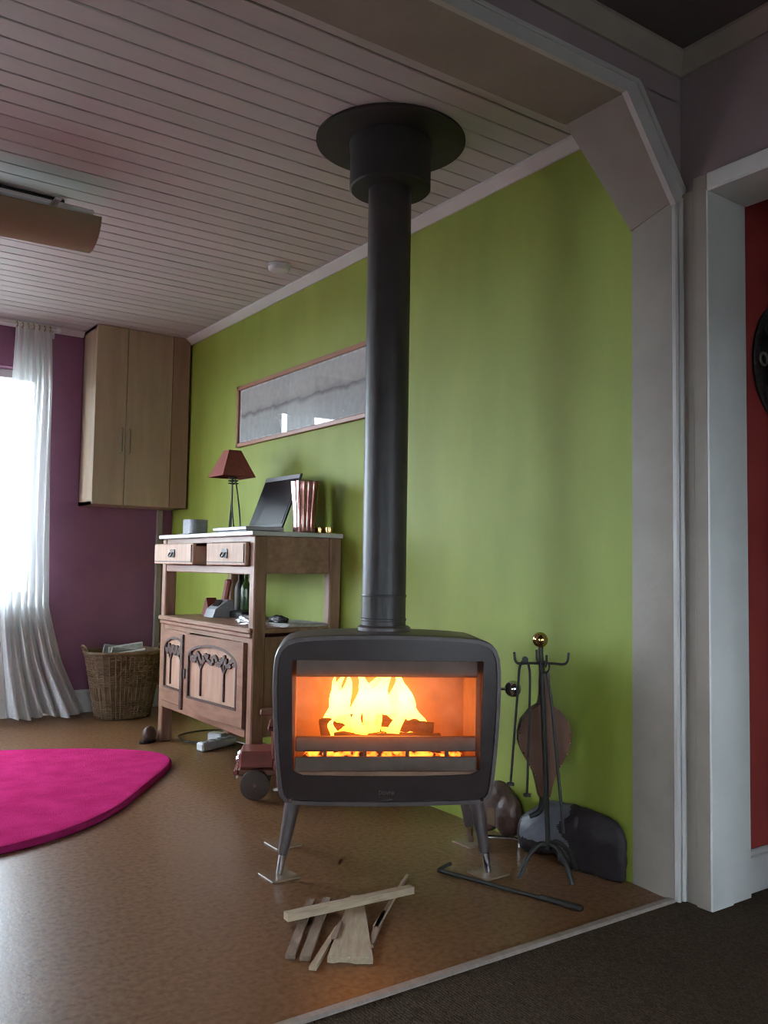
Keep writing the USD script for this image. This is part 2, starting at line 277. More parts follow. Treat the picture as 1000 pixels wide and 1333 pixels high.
# front wall (behind the camera) with a window
FX0, FX1, FZ0, FZ1 = -0.24, 0.24, 0.18, 1.95
GX0, GX1, GZ0, GZ1 = 1.00, 2.00, 0.60, 1.65
struct('wall_front', cat_([bx(-2.4, FX0, -2.4, -2.2, 0, 2.7), bx(FX1, GX0, -2.4, -2.2, 0, 2.7), bx(GX1, 2.5, -2.4, -2.2, 0, 2.7), bx(GX0, GX1, -2.4, -2.2, 0, GZ0), bx(GX0, GX1, -2.4, -2.2, GZ1, 2.7), bx(FX0, FX1, -2.4, -2.2, 0, FZ0), bx(FX0, FX1, -2.4, -2.2, FZ1, 2.7)]), m['mauve'])
# right wall of the near room with the doorway to the red room
DY0, DY1, DZ = 0.72, 1.60, 2.168
struct('wall_doorway', cat_([bx(2.32, 2.50, -2.4, DY0, 0, 2.7), bx(2.32, 2.50, DY0, DY1+.02, DZ+.0, 2.7), bx(2.32, 2.50, DY1+.02, 1.80, 0, 2.7)]), m['mauve'], label='mauve wall above the doorway')
# red room
struct('wall_red', bx(2.46, 4.5, 1.64, 1.80, 0, 2.7), m['red'], label='dark red wall seen through the doorway')
struct('wall_red_side', cat_([bx(4.4, 4.5, -2.4, 1.7, 0, 2.7), bx(2.5, 4.5, -2.5, -2.4, 0, 2.7)]), m['red'])
struct('baseboard_red', cat_([bx(2.50, 4.4, 1.622, 1.64, 0, .115, .004), bx(2.50, 4.4, 1.628, 1.64, .11, .132, .004)]), m['white'])
struct('roof', bx(-2.6, 4.6, -2.6, BY+.3, 2.70, 2.85), m['outer'])
# boarded ceiling: each board a part, grooves between
cl = sthing('ceiling', 'white painted tongue and groove boarded ceiling')
struct('groove_bed', bx(-2.3, GX+.02, 1.80, BY+.1, CZ+.010, CZ+.06), m['gap'], cl)
pitch, k, y = 0.0965, 0, 2.122-0.0965*2
while y < BY:
    yy = min(y+pitch-0.006, BY+.02)
    struct('plank', bx(-2.25, GX+.005, y+.0, yy, CZ+random.uniform(-.0008, .0008), CZ+.014, .0025), m['plank'][random.choice((0, 1, 1, 2))], cl)
    y += pitch
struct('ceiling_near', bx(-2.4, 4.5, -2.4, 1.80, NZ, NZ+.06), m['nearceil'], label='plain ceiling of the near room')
# ceiling moulding along green wall and back wall
struct('trim_2', cat_([hull([(GX, y, CZ), (GX-.048, y, CZ), (GX-.048, y, CZ-.008), (GX-.03, y, CZ-.016), (GX-.012, y, CZ-.034), (GX-.012, y, CZ-.042), (GX, y, CZ-.042)]+[]) if False else
     hull([p for y in (1.9, BY) for p in ((GX, y, CZ), (GX-.048, y, CZ), (GX-.048, y, CZ-.010), (GX-.010, y, CZ-.040), (GX, y, CZ-.040))]) for y in (0,)]), m['white'], label='white ceiling moulding along the green wall')
struct('trim_3', hull([p for x in (-2.2, 1.64) for p in ((x, BY, CZ), (x, BY-.045, CZ), (x, BY-.045, CZ-.010), (x, BY-.010, CZ-.038), (x, BY, CZ-.038))]), m['white'], label='white ceiling moulding along the plum wall')
struct('baseboard_back', cat_([bx(1.425, GX, BY-.016, BY, 0, .135, .003), bx(1.425, GX, BY-.010, BY, .13, .15, .004), bx(-2.2, -.45, BY-.016, BY, 0, .15, .004)]), m['white'])
# beam and pillar with a diagonal brace
SZ, Y0, Y1 = 2.446, 1.715, 1.955
arch = sthing('beam', 'cream beam and pillar with a diagonal brace between the two rooms')
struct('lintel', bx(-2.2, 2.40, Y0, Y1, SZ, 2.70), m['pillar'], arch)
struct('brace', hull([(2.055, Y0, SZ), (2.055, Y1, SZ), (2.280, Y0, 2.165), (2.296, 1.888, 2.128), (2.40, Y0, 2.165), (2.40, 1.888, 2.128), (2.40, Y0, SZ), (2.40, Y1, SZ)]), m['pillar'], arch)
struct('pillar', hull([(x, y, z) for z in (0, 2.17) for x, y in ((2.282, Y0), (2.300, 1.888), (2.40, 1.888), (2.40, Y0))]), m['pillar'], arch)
struct('header_face', bx(-2.2, 2.32, Y0-.006, Y0, SZ+.045, NZ), m['mauve'], arch, label='mauve plaster above the trim')
struct('brace_infill', hull([(x, yy, z) for yy in (Y0-.006, Y0+.001) for x, z in ((2.10, SZ+.05), (2.36, SZ+.05), (2.36, 2.20), (2.335, 2.20))]), m['mauve'], arch)
w = .030
def band(P, Q, off, y0, y1): return hull([(p[0]+o*off[0], y, p[1]+o*off[1]) for p in (P, Q) for o in (0, 1) for y in (y0, y1)])
ar = sthing('trim_4', 'white moulded trim around beam, brace and pillar')
struct('trim_board', cat_([bx(-2.2, 2.112, 1.697, Y0, SZ-.003, SZ+.050), bx(-2.2, 2.100, 1.690, 1.70, SZ+.036, SZ+.050, .003)]), m['trim'], ar)
struct('trim_board', cat_([band((2.045, SZ-.003), (2.278, 2.15), (.056, .042), 1.6955, Y0), band((2.091, SZ+.030), (2.320, 2.180), (.014, .010), 1.6885, 1.70)]), m['trim'], ar)
struct('trim_board', cat_([bx(2.277, 2.292, 1.694, Y0, 0, 2.16, .005), bx(2.295, 2.318, 1.690, Y0, 0, 2.18, .006), bx(2.288, 2.335, 1.705, Y0, 0, 2.19)]), m['trim'], ar)
# crown of the near room
def crown(P, Q, inx, iny):
    out = []
    for p in (P, Q):
        for d, z in ((0, NZ), (.045, NZ), (.045, NZ-.010), (.010, NZ-.062), (0, NZ-.062)): out.append((p[0]+inx*d, p[1]+iny*d, z))
    return hull(out)
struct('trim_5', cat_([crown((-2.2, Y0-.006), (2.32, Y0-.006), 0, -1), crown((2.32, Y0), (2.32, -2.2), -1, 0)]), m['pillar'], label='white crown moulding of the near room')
# doorway casing
dc = sthing('door_1', 'white painted doorway casing to the red room')
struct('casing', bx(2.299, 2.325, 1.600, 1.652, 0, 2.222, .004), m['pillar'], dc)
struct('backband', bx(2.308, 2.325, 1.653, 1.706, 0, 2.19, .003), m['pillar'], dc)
struct('casing', bx(2.296, 2.325, .66, 1.60, 2.168, 2.222, .004), m['white'], dc)
struct('casing', bx(2.296, 2.325, .66, .725, 0, 2.168, .004), m['white'], dc)
struct('jamb', cat_([bx(2.300, 2.405, 1.597, 1.625, 0, 2.17, .002), bx(2.409, 2.505, 1.603, 1.625, 0, 2.17, .002)]), m['white'], dc)
struct('jamb', bx(2.300, 2.505, .70, .722, 0, 2.17, .002), m['white'], dc)
struct('head', bx(2.300, 2.505, .72, 1.60, 2.165, 2.18, .002), m['white'], dc)

# windows
def window(n, label, axis, a0, a1, z0, z1, depth0, depth1, mull):
    w_ = sthing('window_%d' % n, label)
    def b(u0, u1, d0, d1, c0, c1, c=.003): return bx(u0, u1, d0, d1, c0, c1, c) if axis == 'x' else bx(d0, d1, u0, u1, c0, c1, c)
    struct('frame', cat_([b(a0, a0+.055, depth0, depth1, z0, z1), b(a1-.055, a1, depth0, depth1, z0, z1), b(a0, a1, depth0, depth1, z0, z0+.055), b(a0, a1, depth0, depth1, z1-.055, z1)]), m['white'], w_)
    xs = np.linspace(a0+.05, a1-.05, mull+2)
    for x in xs[1:-1]: struct('mullion', b(x-.03, x+.03, depth0, depth1, z0+.05, z1-.05), m['white'], w_)
    dm = (depth0+depth1)/2
    for i in range(mull+1): struct('glass_pane', b(xs[i]+.012, xs[i+1]-.012, dm-.003, dm+.003, z0+.05, z1-.05, 0), m['pane'], w_)
    return w_
w1 = window(1, 'white framed window behind the voile curtain', 'x', WX0, WX1, WZ0, WZ1, BY+.09, BY+.15, 1)
struct('window_sill', bx(WX0-.03, WX1+.02, BY-.035, BY+.10, WZ0-.035, WZ0, .006), m['white'], w1)
struct('apron_panel', cat_([bx(WX0, WX1-.0, BY-.018, BY, .0, WZ0-.035, .004), bx(WX0+.08, WX1-.08, BY-.028, BY-.016, .12, WZ0-.12, .005)]), m['white'], w1, label='pale panel under the window')
window(5, 'low unseen window added for fill light in the left wall of the near room', 'y', LY0, LY1, LZ0, LZ1, -2.33, -2.27, 0)  # unseen opening added to fill the lower green wall with daylight
window(3, 'window in the left wall of the main room', 'y', MY0, MY1, MZ0, MZ1, -2.33, -2.27, 0)
window(4, 'small window in the wall behind the viewer, right of the tall one', 'x', GX0, GX1, GZ0, GZ1, -2.33, -2.27, 0)
window(2, 'tall narrow glazed opening in the wall behind the viewer', 'x', FX0, FX1, FZ0, FZ1, -2.33, -2.27, 0)

# ------------------------------------------------------------------ stove
SC, SR = (1.752, 2.509, 0), -30.4
st = thing('wood_stove', 'anthracite cast iron wood stove with fire burning behind its wide glass front', 'stove', SC, SR)
right = [(0, .7745), (.12, .773), (.24, .768), (.300, .762), (.334, .750), (.356, .730), (.368, .700), (.3725, .655), (.373, .60), (.371, .54), (.367, .47), (.361, .39), (.355, .33), (.350, .285), (.343, .258), (.328, .240), (.300, .232), (.24, .229), (.12, .226), (0, .225)]
def outline(s=0.0):
    P = Polygon(right+[(-x, z) for x, z in right[::-1][1:-1]])
    return P.buffer(s, join_style='round') if s else P
def ring_loft(rings):
    """rings: list of (k, 3) arrays with equal counts; closed tube capped at both ends"""
    n = len(rings[0]); V = np.vstack(rings); F = []
    for i in range(len(rings)-1):
        for j in range(n):
            k = (j+1) % n; a, b, c, d = i*n+j, i*n+k, (i+1)*n+k, (i+1)*n+j; F += [(a, b, c), (a, c, d)]
    V = np.vstack([V, rings[0].mean(0), rings[-1].mean(0)]); N = len(V)
    for j in range(n):
        k = (j+1) % n; F += [(N-2, k, j), (N-1, (len(rings)-1)*n+j, (len(rings)-1)*n+k)]
    g = trimesh.Trimesh(V, np.array(F), process=False); g.fix_normals(); return g
base_ring = np.array(outline().exterior.coords)[:-1]
def dense(P, n=160):
    P = np.vstack([P, P[:1]]); s = np.r_[0, np.cumsum(np.linalg.norm(np.diff(P, axis=0), axis=1))]
    q = np.linspace(0, s[-1], n, endpoint=False); return np.stack([np.interp(q, s, P[:, 0]), np.interp(q, s, P[:, 1])], 1)
base_ring = dense(base_ring)
zc = .50
def ring(y, s, dz=0): return np.stack([base_ring[:, 0]*s, np.full(len(base_ring), y), (base_ring[:, 1]-zc)*s+zc+dz], 1)
shell = ring_loft([ring(-.172, .985), ring(-.180, .996), ring(-.172, 1.004), ring(-.15, 1.006), ring(.12, 1.0), ring(.185, .985), ring(.205, .955)])
inner = T(extrude(rounded(-.318, .31, .318, .70, .012), .36), XZ); inner.apply_translation((0, .15, 0))       # firebox cavity, y -.21 .. .15
shell = minus(shell, inner)
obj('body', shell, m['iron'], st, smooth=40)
# front: rim and dark glass plate with clear window
rim = outline(-.002).difference(outline(-.014))
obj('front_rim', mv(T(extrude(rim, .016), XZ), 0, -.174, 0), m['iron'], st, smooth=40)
win = Polygon([(-.308, .685), (.308, .685), (.298, .342), (.27, .330), (.12, .326), (-.12, .326), (-.27, .330), (-.298, .342)]).buffer(.006)
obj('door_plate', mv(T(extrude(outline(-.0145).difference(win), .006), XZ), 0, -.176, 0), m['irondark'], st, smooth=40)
obj('door_glass', mv(T(extrude(win.buffer(-.0005), .004), XZ), 0, -.1765, 0), m['fireglass'], st)
# firebox lining
fb = [('lining_back', bx(-.314, .314, .125, .148, .313, .697)), ('lining_side', bx(-.3165, -.300, -.120, .124, .313, .697)), ('lining_side', bx(.300, .3165, -.120, .124, .313, .697)), ('lining_floor', bx(-.299, .299, -.165, .124, .3125, .33)),
      ('baffle', hull([(x, y, z) for x in (-.299, .299) for y, z in ((-.155, .634), (-.155, .648), (.12, .688), (.12, .702-.008))]))]
for nme, g in fb: obj(nme, g, m['grate'] if nme in ('baffle',) else m['fireclay'], st)
obj('baffle_front', bx(-.299, .299, -.166, -.157, .640, .695, .003), m['grate'], st)
obj('log_retainer', bx(-.298, .298, -.150, -.128, .392, .440, .004), m['grate'], st)
obj('ash_lip', bx(-.298, .298, -.162, -.150, .331, .378, .003), m['grate'], st)
for x in (-.2, -.07, .07, .2): obj('retainer_post', bx(x-.006, x+.006, -.148, -.138, .331, .395), m['grate'], st)
eb = trimesh.creation.icosphere(3, 1.0); eb.vertices *= (.27, .105, .075); eb.vertices += (fbm(eb.vertices*22, 3, 4)[:, None]-.5)*.05; eb.apply_translation((0, .0, .345))
obj('ember_bed', eb, m['ember'], st)
# feet, legs, handle, logo
for sx in (-1, 1):
    for sy_ in (-1, 1):
        top = np.array((sx*.300, sy_*.125, .242)); ft = np.array((sx*.340, sy_*.160, .0066))
        L = lambda t: top+(ft-top)*t
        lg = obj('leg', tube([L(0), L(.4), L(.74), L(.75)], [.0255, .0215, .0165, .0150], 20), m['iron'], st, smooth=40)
        obj('leg_tip', tube([L(.745), L(.97), L(1.0)], [.0135, .0105, .009], 16), m['chrome'], lg, smooth=40)
hd = obj('handle_rod', tube([(.366, -.13, .595), (.410, -.13, .595)], .0055, 12), m['chrome'], st)
kn = trimesh.creation.icosphere(4, .0275); kn.apply_translation((.424, -.13, .595)); obj('handle_knob', kn, m['chrome'], hd, smooth=True)
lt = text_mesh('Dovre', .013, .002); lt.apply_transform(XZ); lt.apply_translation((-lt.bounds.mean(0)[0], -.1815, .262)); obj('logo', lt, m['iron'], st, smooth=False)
for x, z in ((-.31, .247), (.31, .247)): obj('door_pin', tube([(x, -.178, z), (x, -.192, z)], .006, 10), m['chrome'], st)
obj('air_slider', bx(-.02, .02, -.187, -.181, .244, .249, .002), m['iron'], st)
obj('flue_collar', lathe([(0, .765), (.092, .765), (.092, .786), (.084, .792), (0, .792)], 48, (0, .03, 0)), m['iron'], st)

# logs and flames are things of their own (they can be lifted out)
def log(label, p, q, r, seed):
    pts = np.linspace(np.array(p), np.array(q), 12); g = tube(pts, r, 18)
    nr = fbm(g.vertices*30, 3, seed)-.5; c = g.vertices-pts.mean(0); g.vertices += (nr*.018)[:, None]*np.sign(c)*[.2, 1, 1]
    single('firewood_log', g, m['char'], label, 'log', SC, group=None, rz=SR)
log('charred burning log lying at the back of the stove fire', (-.19, .055, .415), (.16, .065, .423), .036, 1)
log('charred log at the front of the fire just behind the retainer bar', (-.17, -.06, .404), (.19, -.05, .400), .032, 2)
log('short charred log end standing out at the left of the fire', (-.215, .0, .440), (-.07, .02, .462), .030, 3)
log('charred log lying across the top of the others at the right', (-.02, .03, .468), (.17, -.02, .438), .026, 4)
fl = thing('fire', 'yellow flames rising from the burning logs inside the stove', 'fire', SC, SR)
def tongue(x, y, z0, h, wd, dp, lean, seed):
    rings, N = [], 22
    for t in np.linspace(0, 1, 16):
        wv = wd*(.62+.38*math.sin(math.pi*t*.85+.35))*(1-t)**.62+.0015
        cx = x+lean*t*h+.022*math.sin(5*t+seed)*t; an = np.linspace(0, 2*math.pi, N, endpoint=False)
        w2 = wv*(1+.22*np.sin(3*an+seed+4*t))
        rings.append(np.stack([cx+w2*np.cos(an), y+dp/wd*w2*np.sin(an)*.9, np.full(N, z0+h*t)], 1))
    return ring_loft(rings)
for i, (x, y, z0, h, wd, dp, lean) in enumerate([(x-.012, y, z-.022, h+.008, w*1.12, d, l) for x, y, z, h, w, d, l in [(-.185, .01, .470, .160, .020, .016, .30), (-.155, .03, .455, .185, .028, .022, .15), (-.12, .0, .445, .190, .036, .028, -.05), (-.075, .04, .445, .196, .042, .034, .08), (-.035, .0, .450, .192, .036, .030, -.04),
        (.005, .05, .455, .188, .046, .034, .10), (.05, .02, .450, .190, .042, .030, .0), (.09, .04, .445, .192, .036, .028, -.06), (.118, .0, .445, .178, .024, .020, -.20), (-.06, -.05, .435, .115, .022, .016, -.2), (.045, -.045, .432, .13, .022, .016, .18), (.135, -.01, .43, .095, .018, .014, .1),
        (-.16, -.04, .43, .07, .014, .012, .1), (-.01, .07, .50, .145, .060, .026, .05)]]):
    obj('flame', tongue(x, y, z0, h, wd, dp, lean, i*1.7), m['flame'], fl, smooth=True)

# flue pipe
fp = thing('flue_pipe', 'straight matt black flue pipe rising from the stove to the ceiling', 'flue pipe', (1.765, 2.536, 0))
obj('lower_section', lathe([(0, .793), (.0780, .793), (.0780, .808), (.0800, .810), (.0800, .816), (.0775, .818), (.0775, .890), (.0795, .893), (.0795, .897), (.078, .900), (0, .900)], 64), m['pipe'], fp, smooth=40)
obj('upper_section', lathe([(0, .900), (.0775, .900), (.0775, 2.40), (0, 2.40)], 64), m['pipe'], fp, smooth=40)
obj('ceiling_collar', lathe([(0, 2.352), (.079, 2.352), (.140, 2.352), (.146, 2.358), (.146, 2.470), (.150, 2.525), (0, 2.525)], 64), m['rosette'], fp, smooth=40)
obj('ceiling_rosette', lathe([(0, 2.524), (.262, 2.524), (.270, 2.527), (.270, 2.5365), (0, 2.5365)], 72), m['rosette'], fp, smooth=40)

# floor pads under stove feet
pads = []
a = math.radians(SR)
for (lx, ly), lb in (((-.34, -.16), 'pale square floor pad under the front left stove leg'), ((.34, -.16), 'pale square floor pad under the front right stove leg'), ((-.34, .16), 'pale square floor pad under the back left stove leg'), ((.34, .16), 'pale square floor pad under the back right stove leg')):
    wx = SC[0]+lx*math.cos(a)-ly*math.sin(a); wy = SC[1]+lx*math.sin(a)+ly*math.cos(a)
    single('floor_pad', bx(-.05, .05, -.05, .05, 0, .006, .001), m['pad'], lb, 'floor pad', (wx, wy, 0), group='pads under the stove legs')

# ------------------------------------------------------------------ dresser
D = thing('dresser', 'carved wooden dresser with marble top, two drawers and two arched doors', 'dresser', (2.05, 4.255, 0))
fx, bk, ya, yb = -.23, .235, -.595, .575       # front, back, near end, far end (local)
obj('marble_top', bx(fx-.022, bk+.005, ya-.015, yb+.012, 1.130, 1.152, .004), m['marble'], D)
for px, py, nm in ((fx, ya, 'front'), (fx, yb-.055, 'front'), (bk-.06, ya, 'rear'), (bk-.06, yb-.055, 'rear')):
    obj('post', bx(px, px+.065, py, py+.055, 0.0, 1.130, .006), m['oakz'], D)
sp = obj('drawer_case', cat_([bx(fx+.006, fx+.03, ya+.05, yb-.05, 1.102, 1.130, .002), bx(fx+.006, fx+.03, ya+.05, yb-.05, .948, .988, .004), bx(fx+.006, fx+.03, -.105, -.035, .985, 1.105, .002),
    bx(fx+.03, bk-.03, ya+.05, yb-.05, .955, .968), bx(bk-.03, bk-.012, ya+.05, yb-.05, .955, 1.13)]), m['oak'], D)
for yy in (ya+.012, yb-.030): obj('upper_side_panel', bx(fx+.06, bk-.055, yy, yy+.018, .955, 1.130, .002), m['oak'], D)
for (y0, y1, pull) in ((.0, .535, .055), (-.545, -.095, .012)):
    if pull > .05: y0, y1 = -.022, .525
    dr = obj('drawer', cat_([bx(fx-pull-.012, fx-pull+.008, y0, y1, .990, 1.100, .004), bx(fx-pull, fx+.25, y0+.012, y0+.024, .995, 1.085), bx(fx-pull, fx+.25, y1-.024, y1-.012, .995, 1.085), bx(fx-pull, fx+.25, y0+.012, y1-.012, .992, 1.0)]), m['oakpale'], D)
    obj('drawer_bead', cat_([bx(fx-pull-.016, fx-pull-.01, y0+.02, y1-.012, 1.002, 1.007), bx(fx-pull-.016, fx-pull-.01, y0+.012, y0+.02, 1.002, 1.092)]), m['carved'], dr)
    yc, xf = (y0+y1)/2, fx-pull-.012
    ph = cat_([T(extrude(rounded(-.030, -.022, .030, .022, .008), .005), YZ), tube([(-.004, -.020, .004), (-.012, -.019, -.012), (-.014, 0, -.018), (-.012, .019, -.012), (-.004, .020, .004)], .004, 8, 4)])
    obj('drawer_pull', mv(ph, xf-.004, yc, 1.048), m['bronze'], dr, label='dark bronze drop pull')
# shelf and lower cabinet
obj('shelf', cat_([bx(fx-.018, bk, ya+.005, yb-.005, .676, .702, .006), bx(fx-.010, fx+.03, ya+.01, yb-.01, .655, .678, .005)]), m['oak'], D)
obj('front_frame', cat_([bx(fx+.004, fx+.03, ya+.05, yb-.05, .630, .660, .002), bx(fx-.004, fx+.03, ya+.05, yb-.05, .195, .238, .006)]), m['oak'], D)
for yy in (ya+.012, yb-.030): obj('lower_side_panel', bx(fx+.06, bk-.055, yy, yy+.018, .20, .66, .002), m['oakz'], D)
obj('back_panel', bx(bk-.03, bk-.015, ya+.05, yb-.05, .20, .66), m['oakz'], D)
obj('cabinet_floor', bx(fx+.02, bk-.03, ya+.03, yb-.03, .20, .218), m['oakz'], D)
def tree_relief(wd):
    """carved pair of trees and a wavy ground line, drawn in (u, v), 0 centre"""
    tr, cr = [], []
    for cx in (-wd*.24, wd*.24):
        tr.append(Polygon([(cx-.006, -.10), (cx+.006, -.10), (cx+.0035, .07), (cx-.0035, .07)]))
        for a_ in (-1, 0, 1): tr.append(Polygon([(cx-.003, .03), (cx+.003, .03), (cx+a_*.04+.004, .085), (cx+a_*.04-.004, .085)]))
    rnd = random.Random(3)
    for i in range(26):
        u = -wd*.46+wd*.92*i/25; v = .088+.018*math.sin(i*1.3)
        cr.append(affinity.rotate(affinity.scale(Point(u, v).buffer(1, quad_segs=3), .020, .011), rnd.uniform(-60, 60)))
    gr = Polygon([(u, -.135+.012*abs(math.sin(u*26))) for u in np.linspace(-wd*.44, wd*.44, 40)]+[(u, -.145+.012*abs(math.sin(u*26))) for u in np.linspace(wd*.44, -wd*.44, 40)]).buffer(0)
    return union_all(tr), union_all(cr), gr
def door(y0, y1, z0, z1, hinge, ang):
    """local u = y (far end positive)"""
    W, H = y1-y0, z1-z0
    full = sbox(0, 0, W, H); mg = .060 if W > .45 else .050
    R = (W-2*mg)/2
    top = [(W/2+R*math.cos(t), H-.112+.072*math.sin(t)) for t in np.linspace(0, math.pi, 18)]
    op = Polygon([(mg, .075), (W-mg, .075)]+top)
    fr = T(extrude(full.difference(op), .022), YZ)
    pn = T(extrude(op.buffer(.004), .008), YZ); pn.apply_translation((.011, 0, 0))
    bead = T(extrude(op.buffer(.004).difference(op.buffer(-.008)), .006), YZ); bead.apply_translation((-.002, 0, 0))
    tk, cn, gr = tree_relief(W-2*mg)
    def place(g, off): g = T(g, YZ); g.apply_translation((off, W/2, H*.50)); return g
    parts = [('door', fr, m['oak']), ('panel', pn, m['oakpale']), ('panel_bead', bead, m['carved']), ('carved_canopy', place(extrude(cn, .013), .001), m['carved']), ('carved_ground', place(extrude(gr, .010), .004), m['carved'])]
    for q in getattr(tk, 'geoms', [tk]): parts.insert(3, ('carved_trunk', place(extrude(q, .010), .003), m['carved']))
    if hinge == 'near': parts.append(('astragal', bx(-.010, .012, W-.016, W+.014, .004, H-.004, .004), m['carved']))
    parts.append(('key_plate', bx(-.006, 0, (W-.040 if hinge == 'near' else .015), (W-.022 if hinge == 'near' else .030), H*.42, H*.55, .002), m['bronze']))
    out = []
    for n_, g, mt in parts:
        g = mv(g, fx-.014, y0, z0)
        out.append((n_, rot(g, ang, (0, 0, 1), (fx, y0 if hinge == 'near' else y1, 0)), mt))
    dp = obj(out[0][0], out[0][1], out[0][2], D, label='right door, standing slightly open' if hinge == 'near' else 'left door, closed')
    for n_, g, mt in out[1:]: obj(n_, g, mt, dp)
door(.110, .520, .240, .632, 'far', 0)
door(-.525, .088, .240, .632, 'near', 4.5)

TOP = 1.152
# things on the dresser top
lp = thing('table_lamp', 'small table lamp with red pyramid shade on bent wire legs', 'lamp', (2.05, 4.43, TOP))
def frustum(b, t, z0, z1):
    return ring_loft([np.array([(-b, -b, z0), (b, -b, z0), (b, b, z0), (-b, b, z0)], float), np.array([(-t, -t, z1), (t, -t, z1), (t, t, z1), (-t, t, z1)], float)])
sh = minus(frustum(.098, .036, .320, .468), frustum(.0955, .033, .315, .473))
obj('lamp_shade', sh, m['shade'], lp, smooth=False)
obj('lamp_base', bx(-.055, .055, -.075, .075, 0, .034, .008), m['black'], lp)
obj('base_stud', bx(-.062, -.053, .030, .052, .012, .026, .003), m['chrome'], lp)
for P in ([(0, .02, .03), (.0, .0, .16), (0, -.012, .24), (0, -.004, .36)], [(0, -.045, .03), (0, -.02, .12), (0, -.008, .20), (0, -.004, .36)], [(.02, .04, .03), (.012, .018, .14), (.005, .0, .26), (0, -.004, .36)], [(-.01, -.150, .004), (-.01, -.130, .12), (-.005, -.075, .26), (0, -.02, .35)]):
    obj('wire_leg', tube(P, .0042, 8, 6), m['wrought'], lp)
obj('wire_ring', cat_([tube([(.026*math.cos(t)+0, -.02+.026*math.sin(t), z) for t in np.linspace(0, 2*math.pi, 17)], .003, 6) for z in (.285, .30, .315)]), m['wrought'], lp)

lap = thing('laptop', 'open laptop with a dark screen leaning back on the dresser', 'laptop', (1.985, 4.07, TOP))
obj('keyboard_base', bx(-.11, .10, -.195, .195, .012, .030, .003), m['silver'], lap)
obj('feet', bx(-.10, .09, -.18, .18, 0, .012, .002), m['black'], lap)
lid = rot(bx(.086, .096, -.195, .195, .030, .330, .004), 21, (0, 1, 0), (.09, 0, .03)); ld = obj('lid', lid, m['black'], lap)
obj('screen', rot(bx(.0835, .0865, -.180, .180, .050, .300), 21, (0, 1, 0), (.09, 0, .03)), m['screen'], ld)
obj('lid_rim', rot(bx(.084, .087, -.185, .185, .303, .326, .001), 21, (0, 1, 0), (.09, 0, .03)), m['grey'], ld)

def fluted(prof, n, amp, N=72):
    rings = []
    for r, z in prof:
        an = np.linspace(0, 2*math.pi, N, endpoint=False); rr = r*(1+amp*np.cos(n*an)); rings.append(np.stack([rr*np.cos(an), rr*np.sin(an), np.full(N, z)], 1))
    return ring_loft(rings)
vs = fluted([(.048, 0), (.055, .01), (.053, .05), (.057, .12), (.066, .20), (.070, .255), (.066, .257), (.060, .20), (.050, .12), (.044, .04), (.03, .02)], 5, .09)
single('vase', vs, m['copper'], 'shiny coppery pink fluted vase beside the laptop', 'vase', (2.14, 3.765, TOP), smooth=True)
for (x, y, lb) in ((2.205, 3.735, 'small shiny candle cup next to the coppery vase'), (2.235, 3.690, 'small shiny candle cup at the near end of the dresser top')):
    t_ = thing('candle_cup', lb, 'candle holder', (x, y, TOP), group='candle cups on the dresser')
    obj('cup', lathe([(0, 0), (.020, 0), (.022, .004), (.022, .030), (.019, .030), (.019, .006), (0, .006)], 24), m['brass'], t_)
    obj('wax', lathe([(0, .0065), (.0188, .0065), (.0188, .022), (0, .022)], 20), m['whiteplastic'], t_)
spk = thing('speaker', 'grey rounded desktop speaker at the far end of the dresser top', 'speaker', (1.985, 4.765, TOP))
obj('body', mv(extrude(rounded(-.055, -.075, .055, .075, .035), .088), 0, 0, .006), m['grey'], spk); obj('foot', extrude(rounded(-.048, -.068, .048, .068, .03), .0062), m['black'], spk)
for i, (dx, dy, rz) in enumerate(((0, 0, 4), (.02, .06, -7))): single('document', bx(-.09, .09, -.13, .13, i*.005, i*.005+.004, .001), m['dark'] if i == 0 else m['paperdark'], 'flat dark folder lying between speaker and lamp' if i == 0 else 'folded paper on top of the dark folder by the speaker', 'document', (1.93+dx, 4.57+dy, TOP), rz=rz)

# things on the middle shelf
SHZ = .702
ph = thing('cordless_phone', 'red cordless telephone standing in a grey cradle with display', 'telephone', (2.05, 4.535, SHZ), 0)
cr_ = obj('cradle', hull([(x, y, z) for y in (-.06, .06) for x, z in ((-.07, 0), (-.055, .045), (.02, .095), (.05, .095), (.06, 0))]), m['grey'], ph)
obj('display', rot(bx(-.003, .003, -.04, .04, -.025, .025), 37, (0, 1, 0)).apply_translation((-.020, 0, .072)), m['screen'], cr_)
obj('handset', rot(mv(bx(-.014, .014, -.026, .026, 0, .165, .010), .020, .022, .05), 10, (0, 1, 0)), m['redplastic'], ph)
single('red_stand', hull([(x, y, z) for x in (-.03, .03) for y, z in ((-.06, 0), (.06, 0), (.004, .10), (-.004, .10))]), m['redplastic'], 'small red triangular stand left of the phone', 'stand', (2.06, 4.69, SHZ))
rtr = thing('router', 'flat black router at the back of the middle shelf right of the phone', 'router', (2.14, 4.45, SHZ)); obj('body', bx(-.06, .06, -.12, .12, 0, .035, .006), m['black'], rtr)
for dy in (-.09, .09): obj('antenna', tube([(.05, dy, .03), (.055, dy, .11)], .005, 8), m['black'], rtr)
for i, y in enumerate((4.68, 4.60)): single('bottle', lathe([(0, 0), (.028, 0), (.030, .004), (.030, .15), (.024, .175), (.011, .20), (.011, .235), (0, .235)], 28), m['bronze'] if i == 0 else M('green_bottle_glass', (0.05, 0.10, 0.025), rough=.1), ('tall brown bottle behind the router on the middle shelf', 'tall green bottle beside the brown one on the middle shelf')[i], 'bottle', (2.235, y, SHZ), smooth=40)
